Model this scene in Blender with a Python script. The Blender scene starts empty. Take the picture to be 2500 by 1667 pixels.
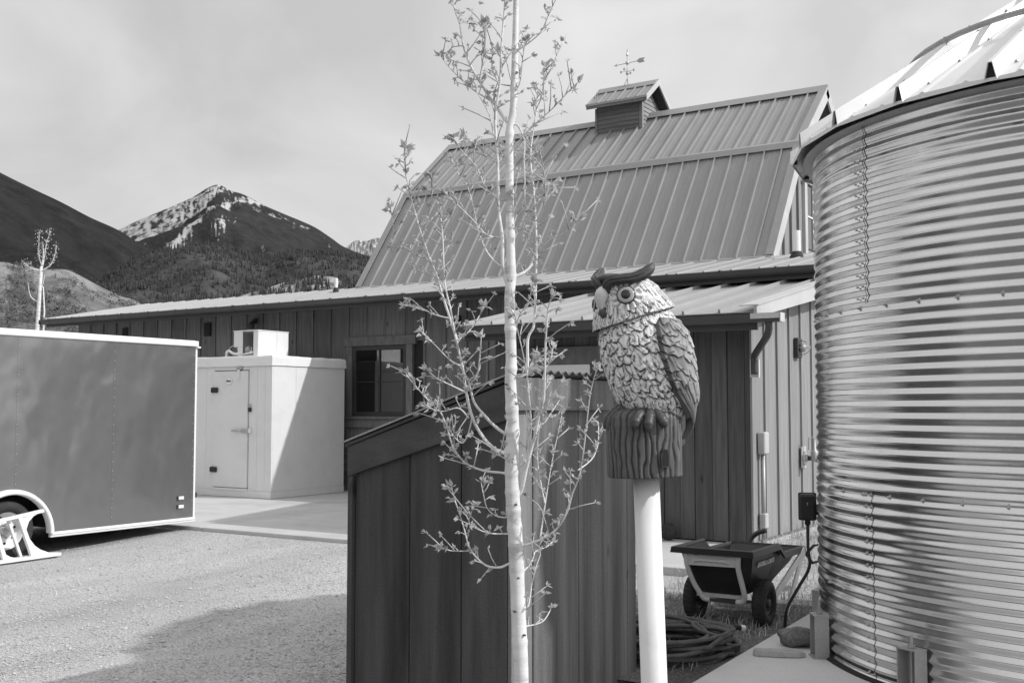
import bpy, bmesh, math, random
from mathutils import Vector, Matrix, noise
V = Vector
R = math.radians
rnd = random.Random(11)
sc = bpy.context.scene
col = sc.collection

# ---------------------------------------------------------------- camera
YAW = R(32.5)
cd = bpy.data.cameras.new('camera')
cam = bpy.data.objects.new('camera', cd)
col.objects.link(cam)
cam.location = (0, 0, 1.6)
cam.rotation_euler = (R(93.5), 0, YAW)
cd.sensor_width = 36
cd.lens = 38.27
cd.clip_start = .05
cd.clip_end = 60000
sc.camera = cam

# ---------------------------------------------------------------- sky and sun
SUN_EL, SUN_AZ = R(35.8), R(18.0)          # azimuth counted from +X towards +Y
world = bpy.data.worlds.new('World')
sc.world = world
world.use_nodes = True
wt = world.node_tree
wt.nodes.clear()


def nd(nt, kind, ins=None, **props):
    n = nt.nodes.new(kind)
    for k, v in props.items():
        setattr(n, k, v)
    for k, v in (ins or {}).items():
        s = n.inputs[k]
        if isinstance(v, bpy.types.NodeSocket):
            nt.links.new(v, s)
        else:
            s.default_value = v
    return n


sky = nd(wt, 'ShaderNodeTexSky', sky_type='NISHITA', sun_disc=False, sun_elevation=SUN_EL, sun_rotation=R(90) - SUN_AZ,
         altitude=1500, dust_density=1.5)
bw = nd(wt, 'ShaderNodeRGBToBW', {'Color': sky.outputs[0]})
tc = nd(wt, 'ShaderNodeTexCoord')
mp = nd(wt, 'ShaderNodeMapping', {'Vector': tc.outputs['Generated'], 'Location': (.35, .2, .1), 'Rotation': (0.2, 0.5, 0.3), 'Scale': (1.0, 1.0, 1.6)})
cn = nd(wt, 'ShaderNodeTexNoise', {'Vector': mp.outputs[0], 'Scale': 3.6, 'Detail': 8.0, 'Roughness': .5, 'Distortion': .4})
cr = nd(wt, 'ShaderNodeMapRange', {'Value': cn.outputs['Fac'], 'From Min': .34, 'From Max': .66, 'To Min': 5.5, 'To Max': 7.7})
# thin cloud glows towards the sun, which stands off to the right
SV = (math.cos(SUN_EL) * math.cos(SUN_AZ), math.cos(SUN_EL) * math.sin(SUN_AZ), math.sin(SUN_EL))
dt = nd(wt, 'ShaderNodeVectorMath', {0: tc.outputs['Generated'], 1: SV}, operation='DOT_PRODUCT')
gl = nd(wt, 'ShaderNodeMapRange', {'Value': dt.outputs['Value'], 'From Min': -1., 'From Max': 1.})
gp3 = nd(wt, 'ShaderNodeMath', {0: gl.outputs[0], 1: 2.6}, operation='POWER')
ga = nd(wt, 'ShaderNodeMath', {0: gp3.outputs[0], 1: .85, 2: .97}, operation='MULTIPLY_ADD')
cg = nd(wt, 'ShaderNodeMath', {0: cr.outputs[0], 1: ga.outputs[0]}, operation='MULTIPLY')
cmix = nd(wt, 'ShaderNodeMix', {'Factor': .92, 'A': bw.outputs[0], 'B': cg.outputs[0]}, data_type='FLOAT')
bg = nd(wt, 'ShaderNodeBackground', {'Color': cmix.outputs[0], 'Strength': .104})
wo = nd(wt, 'ShaderNodeOutputWorld', {'Surface': bg.outputs[0]})

sd = bpy.data.lights.new('sun', 'SUN')
sd.energy = 3.0
sd.angle = R(1.0)
sd.color = (1, 1, 1)
sun = bpy.data.objects.new('sun', sd)
col.objects.link(sun)
S = V((math.cos(SUN_EL) * math.cos(SUN_AZ), math.cos(SUN_EL) * math.sin(SUN_AZ), math.sin(SUN_EL)))
sun.rotation_euler = S.to_track_quat('Z', 'Y').to_euler()
sun.location = S * 40

sc.view_settings.view_transform = 'Standard'
sc.view_settings.look = 'None'
sc.view_settings.gamma = 1
sc.view_settings.use_curve_mapping = False
sc.view_settings.exposure = 0.0

# ---------------------------------------------------------------- materials (the photograph is black and white: greys only)


def mat(name, v, rough=.8, var=.2, scale=6., stretch=(1, 1, 1), rand=.0, bump=.0, bscale=60., bstretch=None, bdist=.004,
        metal=0., spec=.35, fine=.0, fscale=80., attr=None, detail=4., dark=.0, dscale=1.2, knots=0.):
    """one grey surface: large tone variation, per-piece tone, fine speckle, stains, relief"""
    m = bpy.data.materials.new(name)
    m.use_nodes = True
    nt = m.node_tree
    nt.nodes.clear()
    out = nd(nt, 'ShaderNodeOutputMaterial')
    p = nd(nt, 'ShaderNodeBsdfPrincipled', {'Roughness': rough, 'Metallic': metal, 'Specular IOR Level': spec})
    nt.links.new(p.outputs[0], out.inputs[0])
    g = nd(nt, 'ShaderNodeNewGeometry')

    def coords(st):
        return nd(nt, 'ShaderNodeMapping', {'Vector': g.outputs['Position'], 'Scale': st}).outputs[0]
    n1 = nd(nt, 'ShaderNodeTexNoise', {'Vector': coords(stretch), 'Scale': scale, 'Detail': detail, 'Roughness': .6})
    val = nd(nt, 'ShaderNodeMapRange', {'Value': n1.outputs['Fac'], 'From Min': .25, 'From Max': .75, 'To Min': 1 - var, 'To Max': 1 + var}).outputs[0]

    def mul(a, b):
        return nd(nt, 'ShaderNodeMath', {0: a, 1: b}, operation='MULTIPLY').outputs[0]
    if attr:
        at = nd(nt, 'ShaderNodeAttribute', attribute_name=attr)
        val = mul(val, at.outputs['Fac'])
    val = mul(val, v)
    if rand:
        oi = nd(nt, 'ShaderNodeObjectInfo')
        rr = nd(nt, 'ShaderNodeMapRange', {'Value': oi.outputs['Random'], 'To Min': 1 - rand, 'To Max': 1 + rand})
        val = mul(val, rr.outputs[0])
    if fine:
        n2 = nd(nt, 'ShaderNodeTexNoise', {'Vector': coords((1, 1, 1)), 'Scale': fscale, 'Detail': 3., 'Roughness': .7})
        r2 = nd(nt, 'ShaderNodeMapRange', {'Value': n2.outputs['Fac'], 'From Min': .3, 'From Max': .7, 'To Min': 1 - fine, 'To Max': 1 + fine})
        val = mul(val, r2.outputs[0])
    if dark:
        n3 = nd(nt, 'ShaderNodeTexNoise', {'Vector': coords(stretch), 'Scale': dscale, 'Detail': 5., 'Roughness': .65})
        r3 = nd(nt, 'ShaderNodeMapRange', {'Value': n3.outputs['Fac'], 'From Min': .5, 'From Max': .68, 'To Min': 1, 'To Max': 1 - dark})
        val = mul(val, r3.outputs[0])
    if knots:
        vo = nd(nt, 'ShaderNodeTexVoronoi', {'Vector': coords((2.6, 2.6, 1.1)), 'Scale': 1.25, 'Randomness': 1.})
        ds = nd(nt, 'ShaderNodeMath', {0: n1.outputs['Fac'], 1: .07, 2: vo.outputs['Distance']}, operation='MULTIPLY_ADD')
        rk = nd(nt, 'ShaderNodeMapRange', {'Value': ds.outputs[0], 'From Min': .07, 'From Max': .12, 'To Min': 1 - knots, 'To Max': 1})
        val = mul(val, rk.outputs[0])
    nt.links.new(val, p.inputs['Base Color'])
    if bump:
        n4 = nd(nt, 'ShaderNodeTexNoise', {'Vector': coords(bstretch or stretch), 'Scale': bscale, 'Detail': 4., 'Roughness': .6})
        b = nd(nt, 'ShaderNodeBump', {'Height': n4.outputs['Fac'], 'Strength': bump, 'Distance': bdist})
        nt.links.new(b.outputs[0], p.inputs['Normal'])
    return m


M = {}
WV = (14, 14, .7)     # grain of upright boards
M['gravel'] = mat('gravel', .51, .95, .22, .75, (1, .28, 1), bump=.9, bscale=55, bstretch=(1, 1, 1), bdist=.025, fine=.45, fscale=60, spec=.1, detail=7, dark=.20, dscale=1.1)
M['pebble'] = mat('pebble', .46, .9, .6, 30, bump=.2, spec=.15)
M['concrete'] = mat('concrete', .53, .9, .10, 1.6, bump=.25, bscale=90, bdist=.002, fine=.10, fscale=70, spec=.15, detail=7, dark=.18, dscale=1.1)
M['pad_concrete'] = mat('pad_concrete', .62, .9, .08, 1.8, bump=.25, bscale=90, bdist=.002, fine=.10, fscale=70, spec=.15, detail=7, dark=.14, dscale=1.3)
M['concrete_edge'] = mat('concrete_edge', .22, .9, .25, 5, bump=.4, bscale=50, spec=.1)
M['sunlit_dirt'] = mat('sunlit_dirt', .42, .95, .35, 2.5, bump=.9, bscale=30, bdist=.03, fine=.45, fscale=38, spec=.1, detail=7)  # pale gravelly dirt, with the sunlight behind the cart painted in
M['unseen_lawn'] = mat('unseen_lawn', .15, .95, .5, 4., bump=.9, bscale=30, bdist=.03, fine=.5, fscale=45, spec=.1, detail=7)
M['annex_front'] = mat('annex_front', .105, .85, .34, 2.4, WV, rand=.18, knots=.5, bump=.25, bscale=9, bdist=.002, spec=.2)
M['shade_soil'] = mat('shade_soil', .16, .95, .4, 3., bump=.9, bscale=30, bdist=.03, fine=.5, fscale=45, spec=.1, detail=7)  # darker than the dirt behind: shade near the hose put into the colour
M['barn_wood'] = mat('barn_wood', .165, .85, .34, 2.4, WV, rand=.18, knots=.5, bump=.25, bscale=9, bdist=.002, spec=.2)
M['barn_wood_flat'] = mat('barn_wood_flat', .15, .85, .28, 2.4, (.7, 14, 14), rand=.12, bump=.25, bscale=9, bdist=.002, spec=.2)
M['sunlit_wood'] = mat('sunlit_wood', .27, .85, .22, 2.4, WV, rand=.10, bump=.25, bscale=9, bdist=.002, spec=.2, fine=.12, fscale=120)  # paler barn boards for sun-facing sides; sunlight put into the colour
M['trim_wood'] = mat('trim_wood', .175, .85, .25, 2.2, (5, 5, 2), rand=.08, bump=.2, bscale=20, spec=.2)
M['groove'] = mat('groove', .03, .95, .2, 5)
M['roof_metal'] = mat('roof_metal', .29, .42, .10, 1.5, (6, 1, 1), rand=.03, spec=.5, fine=.04)
M['roof_pale'] = mat('roof_pale', .36, .45, .08, 1.5, (6, 1, 1), rand=.03, spec=.5, fine=.05)
M['flashing'] = mat('flashing', .30, .4, .08, 3, spec=.5)
M['gutter'] = mat('gutter', .055, .38, .15, 4, spec=.5)
M['pale_rake'] = mat('pale_rake', .5, .6, .1, 3)
M['white_paint'] = mat('white_paint', .78, .5, .04, 3, spec=.4, fine=.02)
M['cooler_skin'] = mat('cooler_skin', .74, .5, .035, 2., spec=.4, fine=.04, fscale=150, bump=.06, bscale=160, dark=.07, dscale=2.2)
M['cooler_cap'] = mat('cooler_cap', .80, .6, .05, 5., spec=.3, bump=.35, bscale=14, bdist=.012)
M['black_plastic'] = mat('black_plastic', .022, .45, .2, 20, spec=.4)
M['rubber'] = mat('rubber', .045, .8, .25, 12, bump=.3, bscale=60, spec=.25, fine=.2)
M['steel'] = mat('steel', .5, .35, .1, 10, metal=.8, spec=.5)
M['grey_steel'] = mat('grey_steel', .58, .5, .10, 8, spec=.4, fine=.08, dark=.25, dscale=8)
M['white_frame'] = mat('white_frame', .80, .4, .06, 6, spec=.4, dark=.1, dscale=5)
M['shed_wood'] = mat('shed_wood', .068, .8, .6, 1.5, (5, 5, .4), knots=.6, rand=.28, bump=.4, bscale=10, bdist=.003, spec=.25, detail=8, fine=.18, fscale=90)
M['shed_wood_sun'] = mat('shed_wood_lit', .165, .7, .7, 1.7, (6, 6, .28), knots=.6, rand=.25, bump=.4, bscale=10, bdist=.003, spec=.3, detail=8, fine=.15, fscale=90)  # paler copy of shed_wood: sunlight and glints on the right face painted in
M['shed_fascia'] = mat('shed_fascia', .085, .8, .32, 1.6, (2, 5, 6), rand=.1, bump=.35, bscale=14, bdist=.003, spec=.25, detail=7, fine=.15)
M['bark_pale'] = mat('bark_pale', .78, .7, .10, 9, (1, 1, 4.5), bump=.3, bscale=40, bdist=.002, spec=.3, dark=.40, dscale=5)
M['twig'] = mat('twig', .52, .8, .25, 30, bump=.2, bscale=90)
M['pvc'] = mat('pvc', .80, .38, .03, 4, spec=.45, dark=.10, dscale=9, fine=.02)
M['stone'] = mat('stone', .17, .85, .5, 14, bump=.6, bscale=30, bdist=.006, fine=.4, fscale=60, detail=7)
M['flat_stone'] = mat('flat_stone', .40, .9, .15, 14, bump=.4, bscale=40, fine=.15)
M['straw'] = mat('straw', .46, .9, .5, 9, spec=.1)
M['hose'] = mat('hose', .09, .6, .35, 14, spec=.35, fine=.2)
M['glass_dark'] = mat('glass_dark', .012, .03, 0, spec=.5)
M['glass_dark'].node_tree.nodes['Principled BSDF'].inputs['IOR'].default_value = 2.3
M['glass_dark'].node_tree.nodes['Principled BSDF'].inputs['Specular IOR Level'].default_value = .5
M['sash'] = mat('sash', .05, .5, .2, 5)
M['fins'] = mat('fins', .015, .6, .2, 30)

# galvanised sheet: brushed reflections with spangle


def galvanised(name, v, rough, dents=.0):
    m = mat(name, v, rough, .05, 2.2, metal=1., fine=.05, fscale=130)
    nt = m.node_tree
    p = nt.nodes['Principled BSDF']
    g = nd(nt, 'ShaderNodeNewGeometry')
    n = nd(nt, 'ShaderNodeTexNoise', {'Vector': g.outputs['Position'], 'Scale': 16., 'Detail': 5.})
    mr = nd(nt, 'ShaderNodeMapRange', {'Value': n.outputs['Fac'], 'From Min': .3, 'From Max': .7, 'To Min': rough * .8, 'To Max': rough * 1.25})
    nt.links.new(mr.outputs[0], p.inputs['Roughness'])
    if dents:
        n2 = nd(nt, 'ShaderNodeTexNoise', {'Vector': g.outputs['Position'], 'Scale': 2.4, 'Detail': 2.})
        b = nd(nt, 'ShaderNodeBump', {'Height': n2.outputs['Fac'], 'Strength': .35, 'Distance': dents})
        nt.links.new(b.outputs[0], p.inputs['Normal'])
    return m


M['galv'] = galvanised('galvanised_wall', .78, .19)
M['galv_roof'] = mat('galvanised_roof', .80, .45, .05, 3, metal=.12, spec=.5, fine=.04)
M['old_sheet'] = mat('old_sheet', .17, .6, .3, 8, metal=.2)
M['eave_metal'] = mat('eave_metal', .45, .5, .1, 6, metal=.3)
M['galv_dull'] = mat('galvanised_dull', .40, .5, .14, 6, metal=.35, spec=.4, fine=.1)

# painted sheet of the trailer: glossy, a little oil-canned
m = mat('trailer_paint', .25, .26, .06, 2., metal=.6, spec=.5)
nt = m.node_tree
g = nd(nt, 'ShaderNodeNewGeometry')
mp_ = nd(nt, 'ShaderNodeMapping', {'Vector': g.outputs['Position'], 'Rotation': (.5, 0, 0), 'Scale': (1, 1.15, 1)})
n = nd(nt, 'ShaderNodeTexNoise', {'Vector': mp_.outputs[0], 'Scale': 1.5, 'Detail': 2.0, 'Roughness': .45, 'Distortion': .1})
b = nd(nt, 'ShaderNodeBump', {'Height': n.outputs['Fac'], 'Strength': 1., 'Distance': .05})
nt.links.new(b.outputs[0], nt.nodes['Principled BSDF'].inputs['Normal'])
M['trailer_paint'] = m

# leaves: thin, a little light comes through
m = bpy.data.materials.new('young_leaf')
m.use_nodes = True
nt = m.node_tree
nt.nodes.clear()
g = nd(nt, 'ShaderNodeNewGeometry')
n = nd(nt, 'ShaderNodeTexNoise', {'Vector': g.outputs['Position'], 'Scale': 30.})
mr = nd(nt, 'ShaderNodeMapRange', {'Value': n.outputs['Fac'], 'From Min': .3, 'From Max': .7, 'To Min': .38, 'To Max': .72})
df = nd(nt, 'ShaderNodeBsdfPrincipled', {'Base Color': mr.outputs[0], 'Roughness': .45, 'Specular IOR Level': .4})
tr = nd(nt, 'ShaderNodeBsdfTranslucent', {'Color': mr.outputs[0]})
mx = nd(nt, 'ShaderNodeMixShader', {0: .5, 1: df.outputs[0], 2: tr.outputs[0]})
nd(nt, 'ShaderNodeOutputMaterial', {0: mx.outputs[0]})
M['leaf'] = m

# painted things whose own colour sits in a mesh attribute
M['owl_paint'] = mat('owl_paint', 1., .5, .08, 60, attr='tone', spec=.4)
M['owl_stump'] = mat('owl_stump', 1., .5, .15, 40, attr='tone', spec=.35)


def terrain(name, forest, snow, meadow, fscale):
    m = bpy.data.materials.new(name)
    m.use_nodes = True
    nt = m.node_tree
    p = nt.nodes['Principled BSDF']
    p.inputs['Roughness'].default_value = .95
    p.inputs['Specular IOR Level'].default_value = .05
    g = nd(nt, 'ShaderNodeNewGeometry')
    n = nd(nt, 'ShaderNodeTexNoise', {'Vector': g.outputs['Position'], 'Scale': fscale, 'Detail': 9., 'Roughness': .72})
    mr = nd(nt, 'ShaderNodeMapRange', {'Value': n.outputs['Fac'], 'From Min': .3, 'From Max': .7, 'To Min': forest * .55, 'To Max': forest * 1.45})
    a = nd(nt, 'ShaderNodeAttribute', attribute_name='cover')
    sp = nd(nt, 'ShaderNodeSeparateColor', {'Color': a.outputs['Color']})
    n2 = nd(nt, 'ShaderNodeTexNoise', {'Vector': g.outputs['Position'], 'Scale': fscale * 3.2, 'Detail': 9., 'Roughness': .8})

    def edge(src):
        s = nd(nt, 'ShaderNodeMath', {0: n2.outputs['Fac'], 1: 1.9, 2: src}, operation='MULTIPLY_ADD')
        return nd(nt, 'ShaderNodeMapRange', {'Value': s.outputs[0], 'From Min': 1.38, 'From Max': 1.66}).outputs[0]
    m1 = nd(nt, 'ShaderNodeMix', {'Factor': edge(sp.outputs[1]), 'A': mr.outputs[0], 'B': meadow}, data_type='FLOAT')
    m2 = nd(nt, 'ShaderNodeMix', {'Factor': edge(sp.outputs[0]), 'A': m1.outputs[0], 'B': snow}, data_type='FLOAT')
    nt.links.new(m2.outputs[0], p.inputs['Base Color'])
    b = nd(nt, 'ShaderNodeBump', {'Height': n.outputs['Fac'], 'Strength': .8, 'Distance': .35 / fscale})
    nt.links.new(b.outputs[0], p.inputs['Normal'])
    return m


M['far_forest'] = terrain('far_forest', .030, .75, .2, .011)
M['peak'] = terrain('peak', .040, .50, .2, .008)
M['far_range'] = terrain('far_range', .18, .6, .2, .006)
M['mid_forest'] = terrain('mid_forest', .072, .7, .18, .03)  # a little paler, faint haze put into the forest tone
M['foothill'] = terrain('foothill', .13, .7, .40, .06)
M['near_hill'] = terrain('near_hill', .17, .7, .31, .10)
M['conifer'] = mat('conifer', .062, .9, .5, .06, spec=.05)  # tone lifted slightly to stand in for faint haze
M['conifer_near'] = mat('conifer_near', .14, .9, .55, .12, spec=.05)

# ---------------------------------------------------------------- objects
WM = {}


def thing(name, label, cat, loc, group=None):
    o = bpy.data.objects.new(name, None)
    col.objects.link(o)
    o.empty_display_size = .2
    o.location = loc
    WM[o.name] = Matrix.Translation(loc)
    o['label'] = label
    o['category'] = cat
    if group:
        o['group'] = group
    return o


def tag(o, label=None, cat=None, group=None, kind=None):
    if label:
        o['label'] = label
    if cat:
        o['category'] = cat
    if group:
        o['group'] = group
    if kind:
        o['kind'] = kind
    return o


def put(name, me, parent, mw, m=None):
    """link mesh data as one object with world matrix mw under parent"""
    o = bpy.data.objects.new(name, me)
    col.objects.link(o)
    if parent:
        o.parent = parent
        o.matrix_basis = WM[parent.name].inverted() @ mw
    else:
        o.matrix_basis = mw
    WM[o.name] = mw.copy()
    if m is not None and not me.materials:
        me.materials.append(m)
    return o


def nrm(v):
    v = V(v)
    return v / max(v.length, 1e-9)


class MB:
    def __init__(s):
        s.v, s.f, s.a = [], [], None

    def add(s, vs, fs):
        b = len(s.v)
        s.v += [V(p) for p in vs]
        s.f += [[b + i for i in f] for f in fs]
        return s

    def box(s, x0, x1, y0, y1, z0, z1):
        return s.add([(x0, y0, z0), (x1, y0, z0), (x1, y1, z0), (x0, y1, z0), (x0, y0, z1), (x1, y0, z1), (x1, y1, z1), (x0, y1, z1)],
                     [(0, 3, 2, 1), (4, 5, 6, 7), (0, 1, 5, 4), (1, 2, 6, 5), (2, 3, 7, 6), (3, 0, 4, 7)])

    def bar(s, p0, p1, w, h, up=(0, 0, 1)):
        p0, p1 = V(p0), V(p1)
        d = nrm(p1 - p0)
        a = d.cross(V(up))
        if a.length < 1e-5:
            a = d.cross(V((1, 0, 0)))
        a = nrm(a)
        u = nrm(a.cross(d))
        a, u = a * w / 2, u * h / 2
        return s.add([p0 - a - u, p0 + a - u, p0 + a + u, p0 - a + u, p1 - a - u, p1 + a - u, p1 + a + u, p1 - a + u],
                     [(0, 1, 2, 3), (7, 6, 5, 4), (0, 4, 5, 1), (1, 5, 6, 2), (2, 6, 7, 3), (3, 7, 4, 0)])

    def tube(s, pts, r, n=8, cap=True):
        pts = [V(p) for p in pts]
        rs = r if isinstance(r, (list, tuple)) else [r] * len(pts)
        b = len(s.v)
        prev = None
        for i, p in enumerate(pts):
            d = nrm((pts[min(i + 1, len(pts) - 1)] - pts[max(i - 1, 0)]))
            if prev is None:
                a = d.cross(V((0, 0, 1)))
                if a.length < .1:
                    a = d.cross(V((1, 0, 0)))
            else:
                a = prev - d * prev.dot(d)
            a = nrm(a)
            prev = a
            c = d.cross(a)
            for k in range(n):
                t = 2 * math.pi * k / n
                s.v.append(p + (a * math.cos(t) + c * math.sin(t)) * rs[i])
        for i in range(len(pts) - 1):
            for k in range(n):
                k2 = (k + 1) % n
                s.f.append([b + i * n + k, b + i * n + k2, b + (i + 1) * n + k2, b + (i + 1) * n + k])
        if cap:
            s.f.append([b + k for k in range(n)][::-1])
            s.f.append([b + (len(pts) - 1) * n + k for k in range(n)])
        return s

    def prism(s, poly, axis, a0, a1):
        """poly in the two other axes (in x,y,z order), extruded along axis"""
        def mk(p, a):
            return {'x': (a, p[0], p[1]), 'y': (p[0], a, p[1]), 'z': (p[0], p[1], a)}[axis]
        n = len(poly)
        vs = [mk(p, a0) for p in poly] + [mk(p, a1) for p in poly]
        fs = [list(range(n)), list(range(2 * n - 1, n - 1, -1))] + [[i, n + i, n + (i + 1) % n, (i + 1) % n] for i in range(n)]
        return s.add(vs, fs)

    def lathe(s, prof, c=(0, 0, 0), n=24, axis='z', close=False):
        c = V(c)
        b = len(s.v)
        for r, h in prof:
            for k in range(n):
                t = 2 * math.pi * k / n
                x, y = r * math.cos(t), r * math.sin(t)
                s.v.append(c + {'z': V((x, y, h)), 'x': V((h, x, y)), 'y': V((x, h, y))}[axis])
        m_ = len(prof)
        for i in range(m_ - 1 + (1 if close else 0)):
            j = (i + 1) % m_
            for k in range(n):
                k2 = (k + 1) % n
                s.f.append([b + i * n + k, b + i * n + k2, b + j * n + k2, b + j * n + k])
        if not close:
            s.f.append([b + k for k in range(n)][::-1])
            s.f.append([b + (m_ - 1) * n + k for k in range(n)])
        return s

    def ball(s, c, r, n=10, m_=6, sq=(1, 1, 1)):
        prof = []
        for i in range(1, m_):
            t = math.pi * i / m_
            prof.append((r * math.sin(t), -r * math.cos(t)))
        b = len(s.v)
        s.lathe(prof, (0, 0, 0), n)
        for i in range(b, len(s.v)):
            p = s.v[i]
            s.v[i] = V((p.x * sq[0], p.y * sq[1], p.z * sq[2])) + V(c)
        return s

    def sheet(s, fn, nu, nv):
        b = len(s.v)
        for i in range(nu + 1):
            for j in range(nv + 1):
                s.v.append(V(fn(i / nu, j / nv)))
        for i in range(nu):
            for j in range(nv):
                q = b + i * (nv + 1) + j
                s.f.append([q, q + nv + 1, q + nv + 2, q + 1])
        return s

    def mesh(s, name, m=None, smooth=False, bevel=0., frame=None, origin=None, attrs=None, flip=True):
        vs = [frame @ p for p in s.v] if frame else s.v
        if origin is None:
            if vs:
                lo = V((min(p.x for p in vs), min(p.y for p in vs), min(p.z for p in vs)))
                hi = V((max(p.x for p in vs), max(p.y for p in vs), max(p.z for p in vs)))
                origin = V(((lo.x + hi.x) / 2, (lo.y + hi.y) / 2, lo.z))
            else:
                origin = V((0, 0, 0))
        me = bpy.data.meshes.new(name)
        me.from_pydata([p - origin for p in vs], [], s.f)
        if attrs:
            for k, (kind, data) in attrs.items():
                at = me.attributes.new(k, kind, 'POINT')
                if kind == 'FLOAT':
                    at.data.foreach_set('value', data)
                else:
                    at.data.foreach_set('color', [c for q in data for c in q])
        if flip or bevel:
            bm = bmesh.new()
            bm.from_mesh(me)
            if bevel:
                bmesh.ops.bevel(bm, geom=bm.edges[:], offset=bevel, segments=1, affect='EDGES', clamp_overlap=True)
            bmesh.ops.recalc_face_normals(bm, faces=bm.faces[:])
            bm.to_mesh(me)
            bm.free()
        if smooth:
            me.polygons.foreach_set('use_smooth', [True] * len(me.polygons))
        if m:
            me.materials.append(m)
        return me, origin

    def build(s, name, m, parent=None, **kw):
        me, o = s.mesh(name, m, **kw)
        return put(name, me, parent, Matrix.Translation(o))


def box(name, m, parent, x0, x1, y0, y1, z0, z1, bevel=.0):
    return MB().box(x0, x1, y0, y1, z0, z1).build(name, m, parent, bevel=bevel)


def struct(o):
    o['kind'] = 'structure'
    return o


def T(x, y, z):
    return Matrix.Translation((x, y, z))


def lerp_pts(pts, n):
    """resample a polyline with a smooth curve through its points"""
    pts = [V(p) for p in pts]
    out = []
    for i in range(len(pts) - 1):
        p0, p1, p2, p3 = pts[max(i - 1, 0)], pts[i], pts[i + 1], pts[min(i + 2, len(pts) - 1)]
        for k in range(n):
            t = k / n
            out.append(.5 * ((2 * p1) + (p2 - p0) * t + (2 * p0 - 5 * p1 + 4 * p2 - p3) * t * t + (3 * p1 - p0 - 3 * p2 + p3) * t ** 3))
    out.append(pts[-1])
    return out


def interp(tab, x):
    if x <= tab[0][0]:
        return tab[0][1:]
    for a, b in zip(tab, tab[1:]):
        if x <= b[0]:
            t = (x - a[0]) / (b[0] - a[0])
            return tuple(p + (q - p) * t for p, q in zip(a[1:], b[1:]))
    return tab[-1][1:]

# ================================================================ the land
def mountain(name, crest, foot, m, nu=160, nt=70, amp=60., nscale=.002, pw=1.15, cover=None, zf=0., seed=0, crest_amp=.25):
    cl = [V(c) for c in crest]
    dense = lerp_pts(cl, 12)
    N = len(dense) - 1

    def at(u):
        x = u * N
        i = min(int(x), N - 1)
        return dense[i].lerp(dense[i + 1], x - i)

    def surf(u, t):
        c = at(u)
        if t < 0:
            xy = c.xy * (1 - t * .5)
            return V((xy.x, xy.y, c.z * (1 + t * 1.2)))
        xy = c.xy * (1 - t * (1 - foot))
        z = zf + (c.z - zf) * (1 - t) ** pw
        q = V((xy.x * nscale, xy.y * nscale, seed))
        f = noise.fractal(q, 1.0, 2.1, 7)
        rid = 1 - abs(noise.noise(V((xy.x * nscale * 1.3 + 9, xy.y * nscale * 1.3, seed + 4)))) * 2
        z += amp * (f + .6 * rid - .3) * (crest_amp * min(1, t * 6 + .15) + (1 - crest_amp) * math.sin(math.pi * min(t, 1)))
        return V((xy.x, xy.y, max(z, zf - 2)))
    mb = MB()
    cov = []
    rows = [-.8, -.4, -.15] + [(j / nt) ** 1.25 for j in range(nt + 1)]
    for i in range(nu + 1):
        for t in rows:
            p = surf(i / nu, t)
            mb.v.append(p)
            s_, g_ = cover(i / nu, t, p) if cover else (0, 0)
            cov.append((s_, g_, 0, 1))
    w = len(rows)
    for i in range(nu):
        for j in range(w - 1):
            q = i * w + j
            mb.f.append([q, q + w, q + w + 1, q + 1])
    o = mb.build(name, m, None, smooth=True, attrs={'cover': ('FLOAT_COLOR', cov)}, origin=V((0, 0, 0)))
    struct(o)
    return surf, o


def bumpy(u, t, a, b, s):
    return noise.fractal(V((u * a, t * b, s)), 1., 2., 5)


M1 = [(-3274, 1238, 941.2), (-3165, 1494, 855.5), (-3074, 1673, 790.0), (-2966, 1858, 690.9), (-2923, 1925, 655.2), (-2874, 1997, 617.6), (-2826, 2065, 576.1), (-2778, 2129, 542.1), (-2737, 2182, 500.2), (-2679, 2252, 451.0), (-2598, 2345, 391.4), (-2513, 2436, 336.8)]
M2 = [(-5780, 3948, 867.7), (-5678, 4095, 963.7), (-5556, 4258, 1082.5), (-5463, 4376, 1164.3), (-5355, 4509, 1250.4), (-5287, 4588, 1305.0), (-5220, 4664, 1375.2), (-5177, 4712, 1394.3), (-5128, 4765, 1361.7), (-5076, 4820, 1341.9), (-4986, 4913, 1277.2), (-4887, 5012, 1219.7), (-4768, 5125, 1154.2), (-4685, 5201, 1083.5), (-4619, 5260, 1024.9), (-4492, 5368, 964.9), (-4342, 5491, 885.7), (-4089, 5681, 782.6)]
M3 = [(-8121, 8834, 1591.6), (-7905, 9028, 1774.4), (-7859, 9069, 1825.7), (-7818, 9104, 1845.0), (-7740, 9170, 1829.0), (-7672, 9227, 1867.2), (-7602, 9285, 1864.3), (-7515, 9355, 1834.4), (-7374, 9467, 1860.1), (-7158, 9631, 1795.0), (-6826, 9869, 1752.6), (-6255, 10241, 1616.3)]
M4 = [(-2088, 1550, 282.2), (-2047, 1603, 339.1), (-2002, 1659, 361.1), (-1937, 1734, 379.6), (-1884, 1792, 362.4), (-1840, 1837, 353.8), (-1799, 1877, 368.1), (-1740, 1932, 368.2), (-1669, 1994, 357.4), (-1597, 2051, 340.1), (-1519, 2110, 321.3)]
M5 = [(-1020, 806, 110.9), (-1000, 830, 120.2), (-977, 858, 123.1), (-953, 885, 128.8), (-927, 911, 139.3), (-907, 931, 149.6), (-887, 951, 157.1), (-869, 967, 156.6), (-847, 986, 150.3), (-818, 1011, 145.9), (-779, 1041, 141.5)]
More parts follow.
